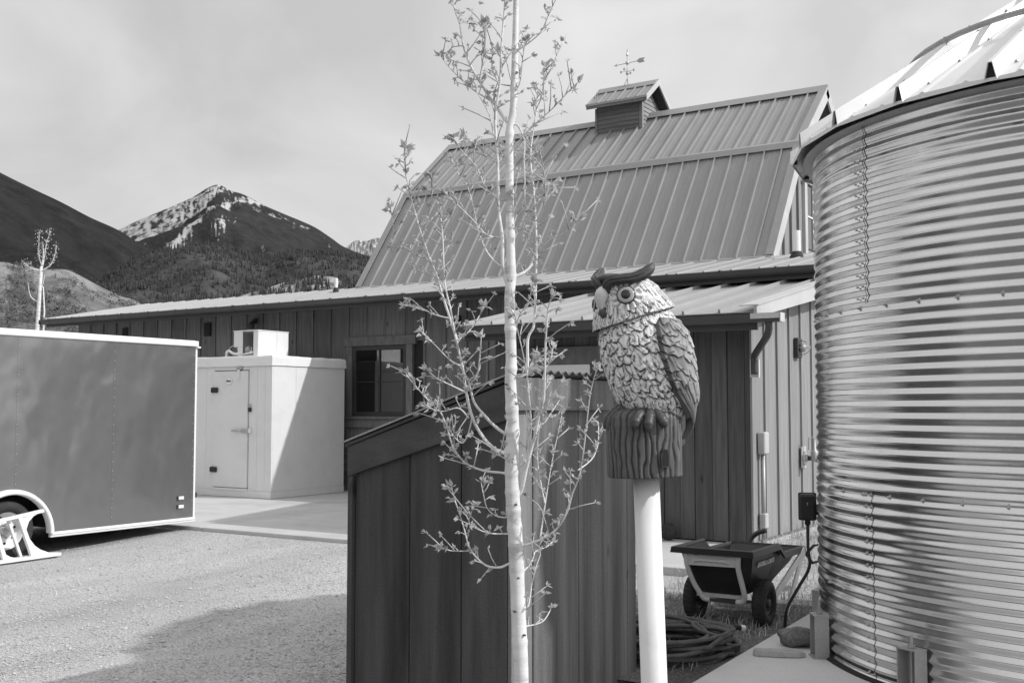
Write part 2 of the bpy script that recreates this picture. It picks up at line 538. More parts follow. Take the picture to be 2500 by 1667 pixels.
M6 = [(-494, 163, 62.0), (-475, 211, 63.2), (-456, 250, 64.7), (-440, 277, 65.0), (-437, 281, 64.1), (-434, 286, 63.8), (-432, 290, 62.8), (-429, 293, 62.7), (-426, 298, 63.0), (-424, 301, 62.2), (-422, 304, 60.4), (-416, 312, 55.1), (-412, 317, 52.2), (-408, 322, 50.5), (-406, 325, 48.4), (-400, 332, 43.8), (-392, 342, 40.3)]


def cov_peak(u, t, p):
    # u runs over 17 crest spans; the summit is at span 7, the left shoulder at span 2, the right foot at span 14
    s = u * 17
    n = bumpy(u, t, 30, 14, 3.)
    t = max(t, 0)
    a = 0.
    rock = bumpy(u, t, 90, 30, 12.)
    if s < 8.2:                                   # long snowfield under the left ridge
        w = .20 * max(0, 1 - abs(s - 4.0) / 3.9) + .010
        a = max(a, .60 - (max(0, t - w) / .07))
        if t < .012 + .01 * (s - 5):
            a -= .12
    c2 = .36 - (s - 3.7) * .058                   # second band, rising to the shoulder right of the summit
    if 3.6 < s < 10.0:
        a = min(a, .30 + abs(t - c2 + .055) / .04)
        a = max(a, .70 - abs(t - c2) / .09)
    if 6.2 < s < 8.6:                             # chutes lower down
        a = max(a, .62 - abs(t - .30 + (s - 7.4) * .03) / .14 - abs(s - 7.4) * .22)
    if 9.5 < s < 12:
        a = max(a, .42 - abs(t - .07) / .07)
    return (max(0, min(1, a + .30 * n + .42 * rock)), 0)


def cov_range(u, t, p):
    n = bumpy(u, t, 40, 16, 8.)
    return (max(0, min(1, .52 + .5 * n)), 0)


def cov_foot(u, t, p):
    n = bumpy(u, t, 12, 8, 1.)
    return (0, max(0, min(1, .42 + .7 * n)))


def cov_near(u, t, p):
    n = bumpy(u, t, 12, 7, 5.)
    g_ = .62 - max(0, t - .12) * 1.0 + .5 * n
    return (0, max(0, min(1, g_)))


def cov_mid(u, t, p):
    return (0, max(0, min(1, .1 + .35 * bumpy(u, t, 14, 8, 2.))))


def cov_left(u, t, p):
    return (0, max(0, min(.6, .05 + .35 * bumpy(u, t, 22, 18, 6.))))


M7 = [(-3000, 900, 560), (-3150, 300, 470), (-3050, -500, 420), (-2700, -1300, 470), (-2200, -2100, 400), (-1500, -2700, 430), (-600, -3000, 330), (400, -3050, 300), (1400, -2800, 260)]
mountain('unseen_ridge', M7, .6, M['far_forest'], 90, 24, 60, .0025, 1.1, None, seed=9)  # unseen hills behind the camera, added to darken the window's reflections
mountain('distant_snowy_range', M3, .8, M['far_range'], 120, 50, 220, .0016, 1.2, cov_range, seed=2, crest_amp=.6)
mountain('snow_capped_peak', M2, .45, M['peak'], 300, 130, 130, .0014, 1.12, cov_peak, seed=5, crest_amp=.3)
mountain('forested_mountain', M1, .45, M['far_forest'], 200, 90, 70, .0025, 1.1, cov_left, seed=1, crest_amp=.12)
s4, _ = mountain('forested_foothills', M4, .5, M['mid_forest'], 200, 80, 55, .004, 1.0, cov_mid, seed=3, crest_amp=.15)
s5, _ = mountain('grassy_foothill', M5, .5, M['foothill'], 160, 60, 16, .010, .95, cov_foot, seed=6, crest_amp=.2)
s6, _ = mountain('grassy_hillside', M6, .30, M['near_hill'], 160, 70, 7, .016, 1.0, cov_near, seed=7, crest_amp=.1)


def conifers(name, m, label, items):
    mb = MB()
    for p, h, kind in items:
        r = h * rnd.uniform(.16, .26)
        a0 = rnd.random() * 6
        if kind == 0:
            for z0, z1, rr in ((.05, .6, r), (.35, 1., r * .68)):
                b = len(mb.v)
                for k in range(5):
                    t = a0 + k * 1.2566
                    q = rr * rnd.uniform(.75, 1.25)
                    mb.v.append(p + V((q * math.cos(t), q * math.sin(t), h * z0)))
                mb.v.append(p + V((0, 0, h * z1)))
                mb.f += [[b + k, b + (k + 1) % 5, b + 5] for k in range(5)]
        else:
            for k in range(16):
                c = p + V((rnd.gauss(0, h * .24), rnd.gauss(0, h * .24), h * min(1, max(.08, rnd.gauss(.5, .26)))))
                b = len(mb.v)
                for _ in range(3):
                    mb.v.append(c + V((rnd.uniform(-1, 1), rnd.uniform(-1, 1), rnd.uniform(-1, 1))) * h * .22)
                mb.f.append([b, b + 1, b + 2])
    o = mb.build(name, m, None, origin=V((0, 0, 0)), flip=False)
    tag(o, label, 'forest', kind='stuff')


it = []
while len(it) < 7500:
    u, t = rnd.random(), rnd.random() ** 1.3 * .95
    it.append((s4(u, t), rnd.uniform(6, 14), 0))
conifers('conifer_forest', M['conifer'], 'dense dark conifer forest covering the middle foothills', it)
it = []
while len(it) < 1500:
    u, t = rnd.random(), rnd.random() ** 1.2 * .9
    if bumpy(u, t, 12, 8, 1.) + rnd.uniform(-.25, .25) < .05:
        it.append((s5(u, t), rnd.uniform(4, 10), 0))
conifers('foothill_trees', M['conifer'], 'scattered conifers on the pale grassy foothill behind the roof', it)
it = []
while len(it) < 3200:
    u, t = .12 + .88 * rnd.random(), rnd.random() * .85
    d = t - .24 + .35 * bumpy(u, t, 9, 6, 5.5)
    if d > rnd.uniform(0, .28) or rnd.random() < .02:
        it.append((s6(u, t), (1 - .62 * t) * rnd.uniform(.9, 2.6) * (1 if rnd.random() < .9 else 1.5), 0 if rnd.random() < .12 else 1))
conifers('hillside_brush', M['conifer_near'], 'scrub and small trees on the near grassy hillside at left', it)

# ---------------------------------------------------------------- ground
gr = MB()
W_ = 16000
gr.add([(-W_, -W_, -.03), (W_, -W_, -.03), (W_, W_, -.03), (-W_, W_, -.03)], [(0, 1, 2, 3)])
struct(gr.build('gravel_ground', M['gravel'], None, origin=V((0, 0, 0))))




def yard_z(x, y):
    b = max(0, min(1, (y - 7.0) / 2.3))
    b *= max(0, min(1, (-x - 6.2) / 2.0)) * .35 + .65
    return .098 * b * b * (3 - 2 * b) + .010 * noise.noise(V((x * .5, y * .9, 2))) * max(0, min(1, (9.2 - y) / 1.5)) + .003 * noise.noise(V((x * 4, y * 4, 2)))


mb = MB()
mb.sheet(lambda a, b: (-34 + 31.6 * a, -9 + 18.32 * b, yard_z(-34 + 31.6 * a, -9 + 18.32 * b)), 160, 110)
struct(mb.build('gravel_yard', M['gravel'], None, smooth=True))


def grass_z(x, y):
    b = max(0, min(1, (y - 8.2) / 1.8))
    return .018 + .115 * b * b * (3 - 2 * b) + .012 * noise.noise(V((x * 2, y * 2, 3)))


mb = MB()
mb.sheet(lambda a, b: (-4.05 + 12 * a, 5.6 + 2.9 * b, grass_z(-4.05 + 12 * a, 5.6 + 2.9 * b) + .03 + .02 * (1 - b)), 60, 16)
struct(mb.build('rough_ground', M['shade_soil'], None, smooth=True))
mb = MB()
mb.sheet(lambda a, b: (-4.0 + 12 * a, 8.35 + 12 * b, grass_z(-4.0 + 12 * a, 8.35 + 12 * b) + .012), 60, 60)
struct(mb.build('sunlit_dirt', M['sunlit_dirt'], None, smooth=True))
mb = MB()


def lawn_edge(x):
    # outline of the added lawn, kept out of view below the frame
    return interp([(-12, -6.2), (-8.6, -2.2), (-6.3, 1.6), (-3.95, 4.3), (-2.9, 4.35), (-2.6, 5.1), (30, 5.1)], x)[0]


mb.sheet(lambda a, b: (-12 + 34 * a, -24 + (24 + lawn_edge(-12 + 34 * a)) * b, .04 + .02 * noise.noise(V((a * 20, b * 20, 1)))), 90, 40)
struct(mb.build('unseen_lawn', M['unseen_lawn'], None, smooth=True))  # unseen dark grass, added to darken the bands reflected in the tank

slab = struct(box('concrete_slab', M['concrete_edge'], None, -19, -4.02, 9.312, 15.2, -.1, .135))
xs = [-19, -16.2, -13.4, -10.45, -7.55, -4.0]
for a, b_ in zip(xs, xs[1:]):
    for y0, y1 in ((9.3, 12.2), (12.2, 15.2)):
        box('slab_panel', M['concrete'], slab, a + .004, b_ - .004, y0 + .003, y1 - .003, -.08, .145, bevel=.006)

mb = MB()
mb.prism([(-2.415, 5.12), (1.7, 5.12), (1.7, 9.7), (-2.565, 9.7)], 'z', -.1, .1)
struct(mb.build('tank_pad', M['pad_concrete'], None, bevel=.006))

# loose stones on the yard
mb = MB()
for i in range(34000):
    d = 6. + 9. * rnd.random() ** 1.3
    a = rnd.uniform(-.47, .03)
    x, y = d * a, d
    X, Y = x * math.cos(YAW) - y * math.sin(YAW), x * math.sin(YAW) + y * math.cos(YAW)
    if Y > 9.27 or (X > -4 and Y > 4.3):
        continue
    w = bumpy(X, Y, .8, .8, 2.)
    if w < -.25 and rnd.random() < .7:
        continue
    r = rnd.uniform(.004, .0095) * (2.0 if rnd.random() < .03 else 1)
    p = V((X, Y, yard_z(X, Y) + r * .25))
    b = len(mb.v)
    q = [V((1, 0, 0)), V((-1, 0, 0)), V((0, 1, 0)), V((0, -1, 0)), V((0, 0, 1)), V((0, 0, -1))]
    ro = Matrix.Rotation(rnd.random() * 6, 3, 'Z')
    for e in q:
        mb.v.append(p + ro @ V((e.x * r * rnd.uniform(.7, 1.5), e.y * r * rnd.uniform(.7, 1.4), e.z * r * rnd.uniform(.4, .9))))
    mb.f += [[b + i_, b + j, b + k] for i_, j, k in ((0, 2, 4), (2, 1, 4), (1, 3, 4), (3, 0, 4))]
o = mb.build('loose_gravel', M['pebble'], None, origin=V((0, 0, 0)), flip=False)
tag(o, 'loose pale gravel stones scattered over the yard', 'gravel', kind='stuff')

# straw and grass round the cart and the tank pad
mb = MB()


def blade(p, h, lean, w):
    a = rnd.random() * 6.283
    d = V((math.cos(a), math.sin(a), 0))
    s = V((-d.y, d.x, 0)) * w
    m1, m2 = p + d * lean * .35 + V((0, 0, h * .65)), p + d * lean + V((0, 0, h))
    mb.add([p - s, p + s, m1 + s * .7, m1 - s * .7, m2], [(0, 1, 2, 3), (3, 2, 4)])


for i in range(26000):
    X, Y = rnd.uniform(-4.5, -1.2), rnd.uniform(5.9, 15.5)
    if X > -2.58 and Y < 9.7:
        continue
    if Y > 9.25 and X < -4.0:
        continue
    if X < -2.9 and Y < 6.0:
        continue
    if X < -4.14 and Y > 9.2:
        continue
    if bumpy(X, Y, 1.6, 1.6, 4.) < -.12 and rnd.random() < .8:
        continue
    near_wall = Y > 11 and X < -3.5
    h = rnd.uniform(.03, .10) * (1.9 if near_wall and rnd.random() < .4 else 1)
    if rnd.random() < .45:
        blade(V((X, Y, grass_z(X, Y) + .03)), h * .25, rnd.uniform(.05, .16), .0032)
    else:
        blade(V((X, Y, grass_z(X, Y) + .03)), h, h * rnd.uniform(.3, 1.1), .0032)
o = mb.build('straw_grass', M['straw'], None, origin=V((0, 0, 0)), flip=False)
tag(o, 'dry straw and short grass on the rough ground around the cart', 'grass', kind='stuff')

# ================================================================ barn
barn = thing('barn', 'dark timber barn with grey metal gambrel roof, cupola and low front wing', 'barn', (-12.5, 17, .145))
WY = 14.90            # front face of the wing wall
EY, EZ = 14.20, 3.50  # its eave
XL, XR = -14.40, -5.78
GB, GK, GR = (16.8, 4.02), (18.35, 6.17), (19.95, 7.53)   # gambrel: base, break, ridge as (y, z)


def roof_z(y):
    return EZ + .2 * (y - EY)


wall = MB().prism([(WY + .03, .1), (WY + .03, 3.40), (25, 3.6), (25, .1)], 'x', -20.72, -4.3).build('wall', M['groove'], barn)
# upright boards and battens of the wing
bw_ = .43
me_cache = {}


def board(parent, m, x0, x1, y0, y1, z0, z1, name='board', bevel=.003):
    key = (round(x1 - x0, 3), round(y1 - y0, 3), round(z1 - z0, 3), m.name, bevel)
    if key not in me_cache:
        me_cache[key] = MB().box(-(x1 - x0) / 2, (x1 - x0) / 2, -(y1 - y0) / 2, (y1 - y0) / 2, 0, z1 - z0).mesh(name, m, bevel=bevel, origin=V((0, 0, 0)))[0]
    return put(name, me_cache[key], parent, T((x0 + x1) / 2, (y0 + y1) / 2, z0))


WINX0, WINX1, WINZ0, WINZ1 = -12.98, -11.52, 1.28, 2.86
x = -20.72
while x < -4.35:
    x1 = min(x + bw_, -4.3)
    if x1 <= WINX0 + .1 or x >= WINX1 - .1:
        board(wall, M['barn_wood'], x + .004, x1 - .004, WY, WY + .022, .80, 3.42)
    else:
        board(wall, M['barn_wood'], x + .004, x1 - .004, WY, WY + .022, WINZ1 - .1, 3.42)
        board(wall, M['barn_wood'], x + .004, x1 - .004, WY, WY + .022, .80, WINZ0 + .06)
    if x > -20.7 and not (WINX0 < x < WINX1):
        board(wall, M['barn_wood'], x - .024, x + .024, WY - .024, WY - .001, .80, 3.40, 'batten')
    x = x1
# lapped boards under a ledge at the foot of the wing
box('ledge', M['trim_wood'], wall, -20.75, -7.5, WY - .06, WY + .02, .765, .80, bevel=.004)
for i in range(4):
    z = .15 + i * .155
    MB().prism([(WY - .045, z), (WY - .02, z + .165), (WY + .02, z + .165), (WY + .02, z)], 'x', -20.73, -7.5).build('lap_board', M['barn_wood_flat'], wall)
# eave: soffit, fascia, gutter with straps, roof sheets
MB().prism([(EY + .05, EZ - .17), (EY + .05, EZ - .13), (WY + .03, EZ - .02), (WY + .03, EZ - .10)], 'x', -20.86, -3.86).build('soffit', M['barn_wood_flat'], barn)
box('fascia', M['gutter'], barn, -20.86, -3.86, EY + .02, EY + .05, EZ - .18, EZ - .022)
prof = [(EY - .055 + .07 * math.cos(t), EZ - .035 + .09 * math.sin(t)) for t in [math.pi + i * math.pi / 10 for i in range(11)]]
inner = [(EY - .055 + .062 * math.cos(t), EZ - .035 + .082 * math.sin(t)) for t in [2 * math.pi - i * math.pi / 10 for i in range(11)]]
gut = MB().prism(prof + inner, 'x', -20.92, -3.8).build('gutter', M['gutter'], barn)
me_s, o_s = None, None
for i in range(22):
    X = -20.6 + i * .79
    if me_s is None:
        mbs = MB()
        mbs.prism([(-.055 + .074 * math.cos(t), -.035 + .094 * math.sin(t)) for t in [math.pi + k * math.pi / 10 for k in range(11)]] + [(.02, -.02), (.02, -.01), (-.13, -.01)], 'x', -.012, .012)
        me_s = mbs.mesh('gutter_strap', M['gutter'], origin=V((0, 0, 0)))[0]
    put('gutter_strap', me_s, gut, T(X, EY, EZ))
MB().box(-20.92, -20.9, EY - .125, EY + .02, EZ - .125, EZ - .03).build('end_cap', M['gutter'], gut)


def roof_sheet(name, w, L, m, rib=.032, thick=.012, minor=True):
    """one standing-seam sheet lying along +y, its seam on the left edge"""
    p = [(0, 0), (.002, rib), (.024, rib), (.028, 0)]
    if minor:
        for q in (.33, .62):
            c = w * q
            p += [(c - .022, 0), (c - .012, .004), (c + .012, .004), (c + .022, 0)]
    p += [(w, 0), (w, -thick), (0, -thick)]
    return MB().prism(p, 'y', 0, L).mesh(name, m, origin=V((0, 0, 0)))[0]


wing_roof = MB().prism([(EY + .03, EZ - .03), (17.0, roof_z(17.0) - .035), (17.0, roof_z(17) - .06), (EY + .03, EZ - .06)], 'x', -20.84, -3.88).build('wing_roof', M['gutter'], barn)
L_ = 2.75 / math.cos(math.atan(.2))
me_r = roof_sheet('roof_sheet', .406, L_, M['roof_pale'], .014, .010, False)
for i in range(42):
    put('roof_sheet', me_r, wing_roof, T(-20.90 + i * .406, EY - .03, EZ - .008) @ Matrix.Rotation(math.atan(.2), 4, 'X'))
box('rake_trim', M['flashing'], wing_roof, -20.93, -20.86, EY - .02, EY + .01, EZ - .05, EZ + .03)

# gambrel roof
gam = MB().prism([(GB[0] + .05, GB[1] - .03), (GK[0] + .03, GK[1] - .05), (GR[0], GR[1] - .06), (2 * GR[0] - GK[0], GK[1] - .05), (2 * GR[0] - GB[0], GB[1]), (2 * GR[0] - GB[0] - .1, GB[1]), (2 * GR[0] - GK[0] - .1, GK[1] - .14), (GR[0], GR[1] - .16), (GK[0] + .12, GK[1] - .14), (GB[0] + .15, GB[1] - .03)], 'x', XL + .03, XR - .03).build('gambrel_roof', M['gutter'], barn)
npan = 28
w = (XR - XL) / npan
for (a, b), nm in (((GB, GK), 'lower'), ((GK, GR), 'upper')):
    L = math.hypot(b[0] - a[0], b[1] - a[1])
    ang = math.atan2(b[1] - a[1], b[0] - a[0])
    me_p = roof_sheet('roof_sheet', w, L, M['roof_metal'], .040, .012, True)
    for i in range(npan):
        put('roof_sheet', me_p, gam, T(XL + i * w, a[0], a[1]) @ Matrix.Rotation(ang, 4, 'X'))
    me_p2 = roof_sheet('roof_sheet', w * 4, L, M['roof_metal'], .034, .012, False)
    for i in range(7):
        put('roof_sheet', me_p2, gam, T(XL + i * 4 * w + 4 * w, 2 * GR[0] - a[0], a[1]) @ Matrix.Rotation(math.pi, 4, 'Z') @ Matrix.Rotation(ang, 4, 'X'))
# cover flashings along break and ridge, trim up both gable ends
a_, b_ = math.atan2(GK[1] - GB[1], GK[0] - GB[0]), math.atan2(GR[1] - GK[1], GR[0] - GK[0])


def along(p, ang, d, n=0):
    return (p[0] + d * math.cos(ang) - n * math.sin(ang), p[1] + d * math.sin(ang) + n * math.cos(ang))


MB().prism([along(GK, a_, -.13, .042), along(GK, a_, 0, .06), along(GK, b_, .05, .048), along(GK, b_, .05, .038), along(GK, a_, 0, .045), along(GK, a_, -.13, .036)], 'x', XL - .03, XR + .03).build('break_flashing', M['flashing'], gam)
MB().prism([along(GR, b_, -.17, .046), (GR[0], GR[1] + .075), (GR[0] + .15, GR[1] - .06), (GR[0] + .15, GR[1] - .07), (GR[0], GR[1] + .06), along(GR, b_, -.17, .036)], 'x', XL - .03, XR + .03).build('ridge_cap', M['flashing'], gam)
MB().prism([along(GB, a_, .0, -.03), along(GB, a_, .03, .005), (GB[0] - .12, GB[1] - .015), (GB[0] - .12, GB[1] - .025)], 'x', XL - .03, XR + .03).build('base_flashing', M['flashing'], gam)
for X, sx in ((XR, 1), (XL, -1)):
    for (p, ang, q) in ((GB, a_, GK), (GK, b_, GR)):
        Lr = math.hypot(q[0] - p[0], q[1] - p[1])
        for mir in (0, 1):
            pts = [along(p, ang, 0, .045), along(p, ang, Lr, .045), along(p, ang, Lr, -.17), along(p, ang, 0, -.17)]
            if mir:
                pts = [(2 * GR[0] - y, z) for y, z in pts]
            MB().prism(pts, 'x', X + sx * .0, X + sx * .035).build('rake_board', M['pale_rake'] if sx > 0 else M['flashing'], gam)
    for (p, ang, q) in ((GB, a_, GK), (GK, b_, GR)):
        Lr = math.hypot(q[0] - p[0], q[1] - p[1])
        pts = [along(p, ang, 0, .048), along(p, ang, Lr, .048), along(p, ang, Lr, .038), along(p, ang, 0, .038)]
        MB().prism(pts, 'x', min(X - sx * .10, X + sx * .04), max(X - sx * .10, X + sx * .04)).build('rake_flashing', M['flashing'], gam)
# gable walls
gp = [(GB[0] + .35, 3.6), (GB[0] + .35, GB[1] + .2), (GK[0] + .2, GK[1] - .15), (GR[0], GR[1] - .18), (2 * GR[0] - GK[0] - .2, GK[1] - .15), (2 * GR[0] - GB[0] - .35, GB[1] + .2), (2 * GR[0] - GB[0] - .35, 3.6)]
gw = MB().prism(gp, 'x', XR - .42, XR - .38).build('gable_wall', M['sunlit_wood'], barn)
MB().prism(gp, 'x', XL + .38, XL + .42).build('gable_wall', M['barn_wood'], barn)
for i in range(15):
    y = GB[0] + .42 + i * .41
    if y > 2 * GR[0] - GB[0] - .4:
        break
    if y < GK[0]:
        zt = GB[1] + (y - GB[0]) * math.tan(a_) - .3
    elif y < GR[0]:
        zt = GK[1] + (y - GK[0]) * math.tan(b_) - .3
    else:
        zt = GR[1] - (y - GR[0]) * .85 - .3
    if 19.5 < y < 20.6:
        continue
    box('batten', M['sunlit_wood'], gw, XR - .38, XR - .335, y, y + .05, 3.65, max(zt, 4.0))
gwin = box('gable_window', M['glass_dark'], barn, XR - .39, XR - .355, 19.75, 20.55, 4.55, 5.75)
box('casing', M['pale_rake'], gwin, XR - .38, XR - .32, 19.60, 19.75, 4.40, 5.75)
box('casing', M['pale_rake'], gwin, XR - .38, XR - .32, 20.55, 20.70, 4.40, 5.75)
box('casing', M['pale_rake'], gwin, XR - .38, XR - .31, 19.55, 20.75, 5.75, 5.93)
box('sill', M['pale_rake'], gwin, XR - .38, XR - .28, 19.57, 20.73, 4.34, 4.40)
box('muntin', M['white_paint'], gwin, XR - .36, XR - .335, 20.13, 20.16, 4.55, 5.75)
box('muntin', M['white_paint'], gwin, XR - .358, XR - .337, 19.75, 20.55, 5.13, 5.16)

# window of the wing
win = box('window', M['groove'], barn, -12.90, -11.60, WY + .025, WY + .05, 1.40, 2.74)
y0, y1 = WY - .045, WY + .02
box('head_casing', M['trim_wood'], win, WINX0 - .06, WINX1 + .09, y0 - .006, y1, 2.70, 2.862, bevel=.003)
box('casing', M['trim_wood'], win, WINX0, -12.865, y0, y1, 1.46, 2.698, bevel=.003)
box('casing', M['trim_wood'], win, -11.635, WINX1 + .02, y0, y1, 1.46, 2.698, bevel=.003)
box('sill', M['trim_wood'], win, WINX0 - .07, WINX1 + .08, y0 - .035, y1, 1.405, 1.458, bevel=.004)
box('apron', M['trim_wood'], win, WINX0 - .02, WINX1 + .03, y0, y1, 1.26, 1.403, bevel=.003)
for (a, b, c, d) in ((-12.862, -12.785, 1.46, 2.696), (-11.715, -11.638, 1.46, 2.696), (-12.784, -11.716, 1.46, 1.535), (-12.784, -11.716, 2.62, 2.696)):
    box('sash_rail', M['sash'], win, a, b, WY - .028, WY + .018, c, d, bevel=.003)
cx, cz = -12.25, 2.06
box('muntin', M['sash'], win, cx - .017, cx + .017, WY - .016, WY + .012, 1.536, 2.619)
box('muntin', M['sash'], win, -12.783, cx - .018, WY - .012, WY + .010, cz - .008, cz + .008)
box('muntin', M['sash'], win, cx + .018, -11.717, WY - .012, WY + .010, cz - .008, cz + .008)
for a, b in ((-12.783, cx - .018), (cx + .018, -11.717)):
    for c, d in ((1.536, cz - .009), (cz + .009, 2.619)):
        box('pane', M['glass_dark'], win, a, b, WY + .002, WY + .007, c, d)

# wall fittings of the wing
for X in (-19.1, -16.62):
    v_ = box('wall_vent', M['groove'], barn, X - .09, X + .09, WY - .035, WY - .002, 3.02, 3.28)
    for k in range(5):
        MB().prism([(WY - .05, 3.04 + k * .046), (WY - .036, 3.075 + k * .046), (WY - .034, 3.075 + k * .046), (WY - .036, 3.04 + k * .046)], 'x', X - .08, X + .08).build('louvre', M['sash'], v_)


def flood(x, z):
    b = box('flood_lamp', M['sash'], barn, x - .05, x + .05, WY - .06, WY - .002, z - .05, z + .05, bevel=.01)
    MB().tube([(x + .02, WY - .06, z), (x + .06, WY - .13, z - .03)], .015, 6).build('arm', M['sash'], b)
    MB().lathe([(.03, 0), (.06, .07), (.065, .13), (.05, .135)], (0, 0, 0), 12).build('shade', M['sash'], b, frame=T(x + .07, WY - .13, z - .02) @ Matrix.Rotation(R(150), 4, 'X'), smooth=True)


flood(-15.32, 3.26)
flood(-10.55, 3.1)

# vent pipes through the wing roof
for X, h, r in ((-14.27, .27, .036), (-5.12, .40, .06)):
    z = roof_z(16)
    MB().lathe([(r, z - .02), (r, z + h), (r * .85, z + h), (r * .85, z + h - .1)], (X, 16, 0), 16).build('vent_pipe', M['pvc'], barn, smooth=False)
    MB().lathe([(r * 2.0, z - .03), (r * 1.15, z + .085), (r * 1.05, z + .085)], (X, 16, 0), 16).build('pipe_boot', M['rubber'], barn)

# cupola
CX0, CX1, CY0, CY1 = -10.43, -9.375, 19.575, 20.325
cup = MB().prism([(CY0 + .02, 7.0), (CY0 + .02, 7.76), (19.95, 8.13), (CY1 - .02, 7.76), (CY1 - .02, 7.0)], 'x', CX0 + .02, CX1 - .02).build('cupola', M['groove'], barn)
for i in range(7):
    z = 7.14 + i * .088
    MB().prism([(CY0 - .012, z), (CY0 + .004, z + .094), (CY0 + .02, z + .094), (CY0 + .02, z)], 'x', CX0 + .05, CX1 - .05).build('lap_board', M['barn_wood_flat'], cup)
for i in range(11):
    z = 7.14 + i * .088
    hw = .36 if z + .08 < 7.74 else max(.36 - (z + .09 - 7.76) * 1.02, .02)
    MB().prism([(CX1 + .010, z), (CX1 - .006, z + .092), (CX1 - .02, z + .092), (CX1 - .02, z)], 'y', 19.95 - hw, 19.95 + hw).build('lap_board', M['sunlit_wood'], cup)
for xx in (CX0, CX1 - .05):
    box('corner_trim', M['trim_wood'], cup, xx, xx + .05, CY0 - .02, CY0 + .015, 7.16, 7.74)
box('corner_trim', M['sunlit_wood'], cup, CX1 - .016, CX1 + .016, CY0 - .018, CY0 + .05, 7.16, 7.74)
ca = math.atan2(8.225 - 7.79, 19.95 - 19.378)
cL = math.hypot(8.225 - 7.79, 19.95 - 19.378)
me_c = roof_sheet('roof_sheet', .2217, cL, M['roof_metal'], .028, .012, False)
for i in range(6):
    put('roof_sheet', me_c, cup, T(-10.52 + i * .2217, 19.378, 7.79) @ Matrix.Rotation(ca, 4, 'X'))
    put('roof_sheet', me_c, cup, T(-10.52 + (i + 1) * .2217, 20.522, 7.79) @ Matrix.Rotation(math.pi, 4, 'Z') @ Matrix.Rotation(ca, 4, 'X'))
box('fascia', M['trim_wood'], cup, -10.53, -9.18, 19.36, 19.385, 7.70, 7.785)
box('fascia', M['flashing'], cup, -10.54, -9.17, 19.345, 19.37, 7.757, 7.80)
MB().prism([(19.80, 8.14), (19.95, 8.27), (20.10, 8.14), (20.10, 8.13), (19.95, 8.255), (19.80, 8.13)], 'x', -10.54, -9.17).build('ridge_cap', M['flashing'], cup)
for mir in (0, 1):
    pts = [(19.36, 7.69), (19.36, 7.81), (19.95, 8.265), (19.95, 8.14)]
    if mir:
        pts = [(39.9 - y, z) for y, z in pts]
    MB().prism(pts, 'x', -9.19, -9.16).build('rake_board', M['pale_rake'], cup)
    pts2 = [(19.42, 7.72), (19.95, 8.13), (19.95, 8.11), (19.44, 7.71)]
    if mir:
        pts2 = [(39.9 - y, z) for y, z in pts2]
    MB().prism(pts2, 'x', CX1 - .01, -9.19).build('soffit', M['groove'], cup)
box('base_flashing', M['gutter'], cup, CX0 - .02, CX1 + .02, CY0 - .04, CY0 - .005, 7.12, 7.185)

# weather vane on the cupola
vane = thing('weather_vane', 'pale metal weather vane with arrow and ball ornaments on the cupola', 'weather vane', (-9.88, 19.95, 8.22))
vx, vy = -9.88, 19.95
MB().tube([(vx, vy, 8.2), (vx, vy, 8.9)], .009, 8).build('rod', M['steel'], vane)
for s_ in (-1, 1):
    MB().tube([(vx, vy, 8.40), (vx + s_ * .05, vy - .05, 8.25)], .008, 6).build('brace', M['steel'], vane)
for z, r in ((8.50, .036), (8.545, .014), (8.60, .014), (8.72, .040)):
    MB().ball((vx, vy, z), r, 14, 8).build('ornament', M['steel'], vane, smooth=True)
MB().lathe([(.004, 9.02), (.02, 8.90), (.024, 8.875), (.01, 8.86)], (vx, vy, 0), 12).build('finial', M['steel'], vane, smooth=True)
MB().bar((vx - .24, vy, 8.71), (vx + .25, vy, 8.725), .012, .012).build('arrow_shaft', M['steel'], vane)
MB().prism([(vx - .31, 8.708), (vx - .23, 8.74), (vx - .25, 8.709), (vx - .23, 8.68)], 'y', vy - .005, vy + .005).build('arrow_head', M['steel'], vane)
MB().prism([(vx + .20, 8.723), (vx + .28, 8.775), (vx + .40, 8.77), (vx + .365, 8.727), (vx + .40, 8.685), (vx + .28, 8.675)], 'y', vy - .005, vy + .005).build('arrow_tail', M['galv_dull'], vane)
for dx, dy in ((1, 0), (-1, 0), (0, 1), (0, -1)):
    MB().tube([(vx, vy, 8.55), (vx + dx * .13, vy + dy * .13, 8.55)], .005, 5).build('compass_arm', M['steel'], vane)
    MB().box(vx + dx * .145 - .018, vx + dx * .145 + .018, vy + dy * .145 - .006, vy + dy * .145 + .006, 8.525, 8.575).build('compass_letter_plate', M['steel'], vane)

# ---------------------------------------------------------------- annex in front of the wing
AY, AX0, AX1 = 11.30, -7.45, -4.15
RY, RZ, RS = 10.86, 2.60, .20     # roof front edge, its height, its slope


def ann_z(y):
    return RZ + RS * (y - RY)


